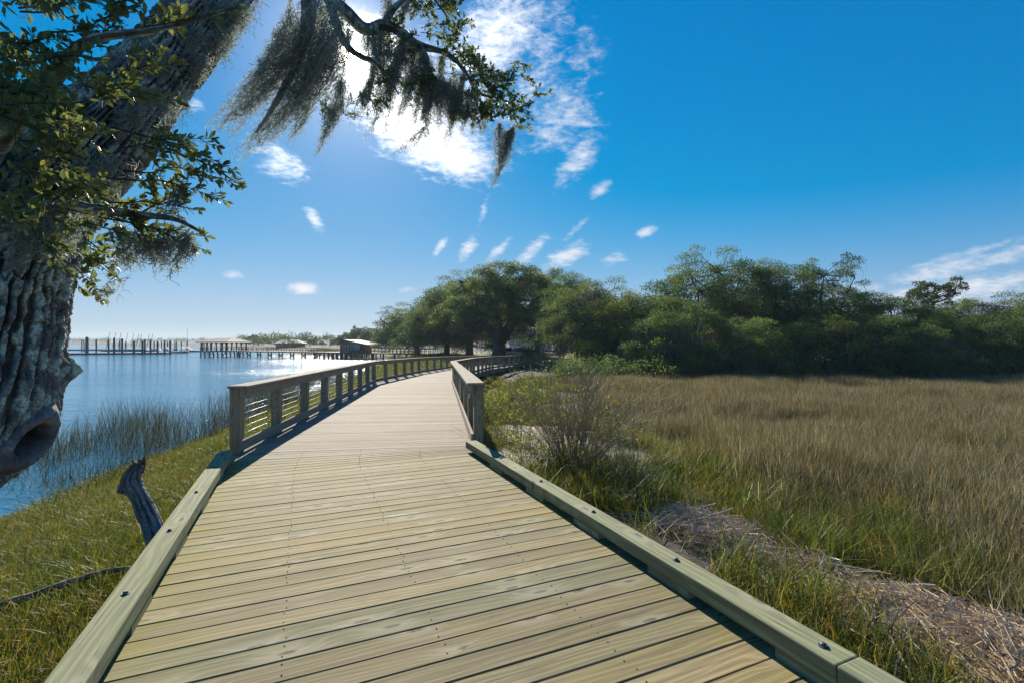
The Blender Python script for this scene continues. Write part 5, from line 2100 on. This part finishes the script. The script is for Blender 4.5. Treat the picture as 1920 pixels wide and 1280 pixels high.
    dd = (b - a) / np.linalg.norm(b - a)
    n3 = np.array([dd[1], -dd[0]])
    n3 = -n3 if n3[1] > 0 else n3
    mb = MB()
    mb.bar((*a, -.78), (*b, -.78), 1.8, .2)
    mb.build('deck', M['pier_wood'], root)
    for s in (-1, 1):
        pier_rail(root, a + n3 * s * .85, b + n3 * s * .85, -.68, .85, 18, .06)
    for k in range(6):
        q = span(a, b, (k + .5) / 6)
        mb = MB()
        mb.tube([(*q, min(Z_W, float(ground_h(*q))) - .5), (*q, -.88)], .16, 8)
        mb.build('pile', M['pier_dark'], root)
    # --- second building, farther up the cove
    c = P(545, 640, 190)[:2]
    root = empty('boathouse', (0, 0, 0), 0, 'brown boathouse with pale roof far up the cove', 'boathouse')
    mb = MB()
    mb.box((c[0], c[1], -.2), (9, 6, 2.2))
    mb.build('wall', M['cabin_wall'], root)
    mb = MB()
    x, y = c
    V = [(x - 5.3, y - 3.8, .8), (x + 5.3, y - 3.8, .8), (x + 5.3, y + 3.8, .8), (x - 5.3, y + 3.8, .8), (x - 2.6, y, 2.2), (x + 2.6, y, 2.2)]
    mb.add(V, np.array([[0, 1, 5, 4], [2, 3, 4, 5], [0, 3, 2, 1]]))
    mb.add(V, np.array([[1, 2, 5], [3, 0, 4]]))
    mb.build('roof', M['metal_roof'], root)
    mb = MB()
    mb.box((x, y, -1.5), (11, 7, .3))
    mb.build('deck', M['pier_wood'], root)
    for k in range(6):
        for s in (-1, 1):
            mb = MB()
            mb.tube([(x - 5 + 2 * k, y + 3 * s, Z_W - 1), (x - 5 + 2 * k, y + 3 * s, -1.65)], .2, 7)
            mb.build('pile', M['pier_dark'], root)
    # --- floating docks with their guide piles
    docks = (((120, 664.5, 0), (318, 663, 0), 5.0, 'long grey floating dock nearest on the left'), ((300, 661.5, 0), (354, 661, 0), 3.0, 'short dark floating dock behind the long one'),
             ((100, 656.5, 0), (330, 656, 0), 3.0, 'far floating dock seen as a thin line'), ((340, 659, 0), (398, 659, 0), 3.0, 'floating dock beside the pavilion'))
    for (x0, y0, _), (x1, y1, _), w, lab in docks:
        Y0, Y1 = (CAM_H - Z_W) * F / (y0 - 640), (CAM_H - Z_W) * F / (y1 - 640)
        a, b = P(x0, 640, Y0)[:2], P(x1, 640, Y1)[:2]
        root = empty('floating_dock', (0, 0, 0), 0, lab, 'dock', 'floating docks on the river')
        mb = MB()
        mb.bar((*a, Z_W + .42), (*b, Z_W + .42), w, .16)
        mb.build('deck', M['dock'], root)
        mb = MB()
        mb.bar((*a, Z_W + .12), (*b, Z_W + .12), w - .3, .42)
        mb.build('float', M['pier_dark'], root)
    piles = [(163, 634.5, 649, 3.0), (157.5, 636, 648, 1.7), (153.5, 636, 647.5, 1.7), (180.5, 636, 652, 2.6), (203.5, 637, 652, 2.8), (214, 633, 655, 3.6), (224.5, 638, 652, 2.2), (229, 634.5, 654, 3.4), (236, 639, 654, 2),
             (251, 639, 651, 4), (267, 638, 651, 3.6), (271.5, 635.5, 652, 3), (282, 637, 650, 3.2), (289, 639, 648, 2), (295.5, 639.5, 650, 3.4), (303, 639, 648, 1.6), (308.5, 637, 650, 3), (314, 640, 650, 2), (319, 638, 649, 3.6), (328, 640, 650, 1.8), (331, 640, 650, 1.8), (340, 640, 649, 1.8), (351, 638.5, 652, 2.4), (377, 640, 648, 2), (382.5, 640, 648, 2), (389, 640, 648, 1.6), (395, 640, 648, 2.2)]
    for k, (x, y0, y1, w) in enumerate([piles[0]] + sorted(piles[1:])):
        Y = 130 if w > 2.5 else 160
        if k == 0:
            Y, w, y0 = 128, 5.2, 631.5
        c = P(x, y0, Y)
        rad = w * Y / F / 2
        mb = MB()
        mb.tube([(0, 0, Z_W - 2 - c[2]), (0, 0, -.25), (0, 0, -.05), (0, 0, 0)], [rad, rad, rad * .6, rad * .2], 10)
        o = mb.build('dock_pile', M['pier_dark'])
        o.location = c
        tag(o, 'thickest tallest dark pile at the left end of the floating docks' if k == 0 else '%s dark mooring pile from the left, besides the thickest, among the floating docks' % ORD[k - 1], 'pile', 'mooring piles of the floating docks')
    # leaning masts of dinghies drawn up on the dock
    for k, (x0, y0, x1, y1) in enumerate(((206, 622.5, 199, 653), (217.5, 623, 211, 650), (227, 624, 221, 652), (239.5, 624.5, 234, 650), (250.5, 625, 246, 650), (260.5, 626, 255, 650), (265.5, 626, 261, 652), (279.5, 626, 275, 652), (286.5, 626.5, 281, 653))):
        Y = 138
        a, b = P(x1, y1, Y), P(x0, y0, Y)
        root = empty('dinghy', (0, 0, 0), 0, 'dinghy on the dock whose leaning bare mast is %s from the left' % ORD[k], 'boat', 'dinghies on the floating dock')
        mb = MB()
        mb.tube([a, b], [.07, .05], 6)
        mb.build('mast', M['pier_wood'], root)
        mb = MB()
        hx, hy, hz = a[0], a[1], Z_W + .55
        prof = [(-1.9, .02, .38), (-1.4, .42, .1), (-.4, .62, .02), (.8, .62, .02), (1.7, .5, .06)]
        V = []
        for x, w, z in prof:
            V += [(hx + x, hy - w, hz + .45), (hx + x, hy - w * .6, hz + z), (hx + x, hy + w * .6, hz + z), (hx + x, hy + w, hz + .45)]
        Fq = []
        for i in range(4):
            for j in range(4):
                Fq.append([i * 4 + j, i * 4 + (j + 1) % 4, i * 4 + 4 + (j + 1) % 4, i * 4 + 4 + j])
        Fq += [[0, 3, 2, 1], [16, 17, 18, 19]]
        mb.add(V, np.array(Fq))
        mb.build('hull', M['hull'] if k % 3 else M['hull_tan'], root)
    # gangways that slope down to the floats
    for k, (x0, y0, x1, y1) in enumerate(((274, 652, 281, 657), (295, 651.5, 302, 657), (313, 651, 321, 656), (343, 651, 348, 655.5), (351, 650, 360, 655.5))):
        a, b = P(x0, y0, 150), P(x1, y1 + 1, 147)
        mb = MB()
        mb.bar(a, b, 1.0, .15)
        root = empty('gangway', (0, 0, 0), 0, '%s short grey gangway from the left, sloping to the docks' % ORD[k], 'gangway', 'gangways of the floating docks')
        mb.build('ramp', M['dock'], root)
        for s in (-.5, .5):
            m2 = MB()
            m2.bar(a + np.array([0, s, .6]), b + np.array([0, s, .6]), .06, .06)
            m2.build('handrail', M['dock'], root)
    mb = MB()
    c = P(351, 640, 150)
    mb.tube([(c[0], c[1], Z_W), (c[0], c[1], P(351, 616, 150)[2])], .05, 6)
    tag(mb.build('flagpole', M['conduit']), 'thin tall white pole rising behind the docks', 'pole')


build_waterfront()


# ------------------------------------------------------------------ house, cars and posts at the shore
def build_house():
    Y = 120
    x0, x1 = P(955, 640, Y)[0], P(1034, 640, Y)[0]
    gz = float(ground_h(3, Y))
    root = empty('house', (0, 0, 0), 0, 'white house with turquoise gable and porch behind the oaks', 'house')

    def wall(nm, xa, xb, ya, yb, za, zb, mt, par=None):
        mb = MB()
        mb.box(((xa + xb) / 2, (ya + yb) / 2, (za + zb) / 2), (xb - xa, yb - ya, zb - za))
        return mb.build(nm, mt, par or root)
    wall('wall', x0, x1, Y, Y + 8, gz, 4.4, M['white_paint'])
    w = wall('dormer', x0 + 5.2, x0 + 8.2, Y - .6, Y - .01, 1.2, 4.2, M['blue_paint'])
    mb = MB()
    mb.add([(x0 + 5.0, Y - .7, 4.2), (x0 + 8.4, Y - .7, 4.2), (x0 + 6.7, Y - .7, 5.6), (x0 + 5.0, Y + 3, 4.2), (x0 + 8.4, Y + 3, 4.2), (x0 + 6.7, Y + 3, 5.6)], np.array([[0, 2, 5, 3], [1, 4, 5, 2]]))
    mb.add([(x0 + 5.0, Y - .7, 4.2), (x0 + 8.4, Y - .7, 4.2), (x0 + 6.7, Y - .7, 5.6)], np.array([[0, 1, 2]]))
    mb.build('dormer_roof', M['blue_paint'], root)
    wall('wing', x1 - 2.6, x1, Y - .5, Y - .01, 1.2, 3.6, M['blue_paint'])
    for xa in (x0 + .8, x0 + 2.6, x0 + 6.2, x1 - 1.8):
        f = wall('window', xa, xa + 1.1, Y - .72, Y - .61, 1.8, 3.5, M['white_paint'])
        wall('pane', xa + .12, xa + .98, Y - .76, Y - .722, 1.95, 3.35, M['dark_glass'], f)
    wall('porch_deck', x0 + 2, x1, Y - 2.2, Y - .8, .75, 1.0, M['white_paint'])
    for k in range(5):
        xa = x0 + 2.2 + k * (x1 - x0 - 2.6) / 4
        wall('column', xa, xa + .3, Y - 2.1, Y - 1.8, gz, .75, M['white_paint'])
    wall('garage', x0 + 3.2, x0 + 6, Y - .3, Y - .05, gz, .4, M['dark_glass'])
    mb = MB()
    xm = (x0 + x1) / 2
    mb.add([(x0 - .6, Y - .8, 4.4), (x1 + .6, Y - .8, 4.4), (x1 + .6, Y + 8.6, 4.4), (x0 - .6, Y + 8.6, 4.4), (x0 + 1, Y + 4, 6.8), (x1 - 1, Y + 4, 6.8)], np.array([[0, 1, 5, 4], [2, 3, 4, 5]]))
    mb.add([(x0 - .6, Y - .8, 4.4), (x1 + .6, Y - .8, 4.4), (x1 + .6, Y + 8.6, 4.4), (x0 - .6, Y + 8.6, 4.4), (x0 + 1, Y + 4, 6.8), (x1 - 1, Y + 4, 6.8)], np.array([[1, 2, 5], [3, 0, 4]]))
    mb.build('roof', M['metal_roof'], root)


build_house()


def paint(name, col):
    return plain(name, col, .28, .05, 3, Coat_Weight=.6)


def build_car(x, y, rz, col, label):
    gz = float(ground_h(x, y))
    root = empty('car', (x, y, gz), rz, label, 'car', 'cars parked under the oaks')
    # stations along the length: x, half width, belt height, sill
    st = [(-2.15, .70, .62, .38), (-2.05, .80, .78, .26), (-1.3, .86, .86, .22), (0, .88, .88, .22), (1.0, .87, .86, .22), (1.75, .82, .76, .24), (2.1, .70, .62, .34)]
    V, Fq = [], []
    for sx_, w, b, s in st:
        V += [(sx_, -w * .92, s), (sx_, -w, (s + b) / 2), (sx_, -w * .93, b), (sx_, w * .93, b), (sx_, w, (s + b) / 2), (sx_, w * .92, s)]
    k = 6
    for i in range(len(st) - 1):
        for j in range(k):
            Fq.append([i * k + j, i * k + (j + 1) % k, (i + 1) * k + (j + 1) % k, (i + 1) * k + j])
    n = len(st) * k
    me = mk_mesh('body', V, [np.array(Fq), np.array([[5, 4, 3, 2, 1, 0], [n - 6, n - 5, n - 4, n - 3, n - 2, n - 1]])], col, True)
    obj('body', me, root)
    cab = [(-1.85, .72, .86), (-1.25, .62, 1.36), (.15, .62, 1.42), (1.05, .74, .86)]
    V = []
    for sx_, w, z in cab:
        V += [(sx_, -w, z), (sx_, w, z)]
    V += [(-1.85, -.72, .8), (-1.85, .72, .8), (1.05, -.74, .8), (1.05, .74, .8)]
    mb = MB()
    mb.add(V, np.array([[0, 1, 3, 2], [4, 5, 7, 6], [8, 0, 2, 2], [9, 3, 1, 1]])[:2])
    mb.add(V, np.array([[0, 2, 4, 6], [1, 7, 5, 3]]))
    mb.build('glasshouse', M['dark_glass'], root)
    mb = MB()
    mb.box((-.55, 0, 1.405), (1.45, 1.22, .05))
    mb.build('roof', col, root)
    for sx_ in (-1.35, 1.3):
        for s in (-1, 1):
            mb = MB()
            mb.tube([(sx_, s * .72, .32), (sx_, s * .90, .32)], .32, 16)
            wh = mb.build('wheel', M['rubber'], root)
            mb = MB()
            mb.tube([(sx_, s * .88, .32), (sx_, s * .915, .32)], .19, 12)
            mb.build('rim', M['steel'], wh)
    for s in (-1, 1):
        mb = MB()
        mb.box((2.02, s * .58, .64), (.14, .26, .12))
        mb.build('headlight', M['white_paint'], root)


for px, Y, rz, c, lab in ((948, 78, 1.9, (.62, .63, .64), 'silver car parked leftmost under the oaks'), (972, 74, 1.75, (.70, .70, .69), 'white car parked second from the left'),
                          (990, 72, 1.65, (.03, .05, .08), 'dark blue car parked second from the right'), (1009, 71, 1.6, (.30, .31, .33), 'grey car parked nearest the dark bushy oak')):
    build_car((px - 960) / F * Y, Y, rz, paint('car_paint_%d' % px, c), lab)
for k, px in enumerate((955, 968, 983, 992, 1003, 1014)):
    Y = 56
    x = (px - 960) / F * Y
    mb = MB()
    mb.tube([(0, 0, -.3), (0, 0, .86), (0, 0, .95)], [.13, .13, .07], 10)
    o = mb.build('bollard', M['cedar_post'])
    o.location = (x, Y, float(ground_h(x, Y)))
    tag(o, '%s orange brown timber bollard from the left before the parked cars' % ORD[k], 'bollard', 'timber bollards by the car park')


# ------------------------------------------------------------------ air
def build_haze():
    mb = MB()
    mb.box((0, 700, 8.5), (4600, 1700, 31))
    m, g, out = new_mat('river_haze')
    v = g.n('ShaderNodeVolumePrincipled')
    v.inputs['Color'].default_value = (.80, .90, 1.0, 1)
    v.inputs['Density'].default_value = .00022
    v.inputs['Anisotropy'].default_value = .2
    g.l(v.outputs[0], out.inputs['Volume'])
    tag(mb.build('haze', m), 'thin bluish haze over the river and far shore', kind='stuff')


build_haze()
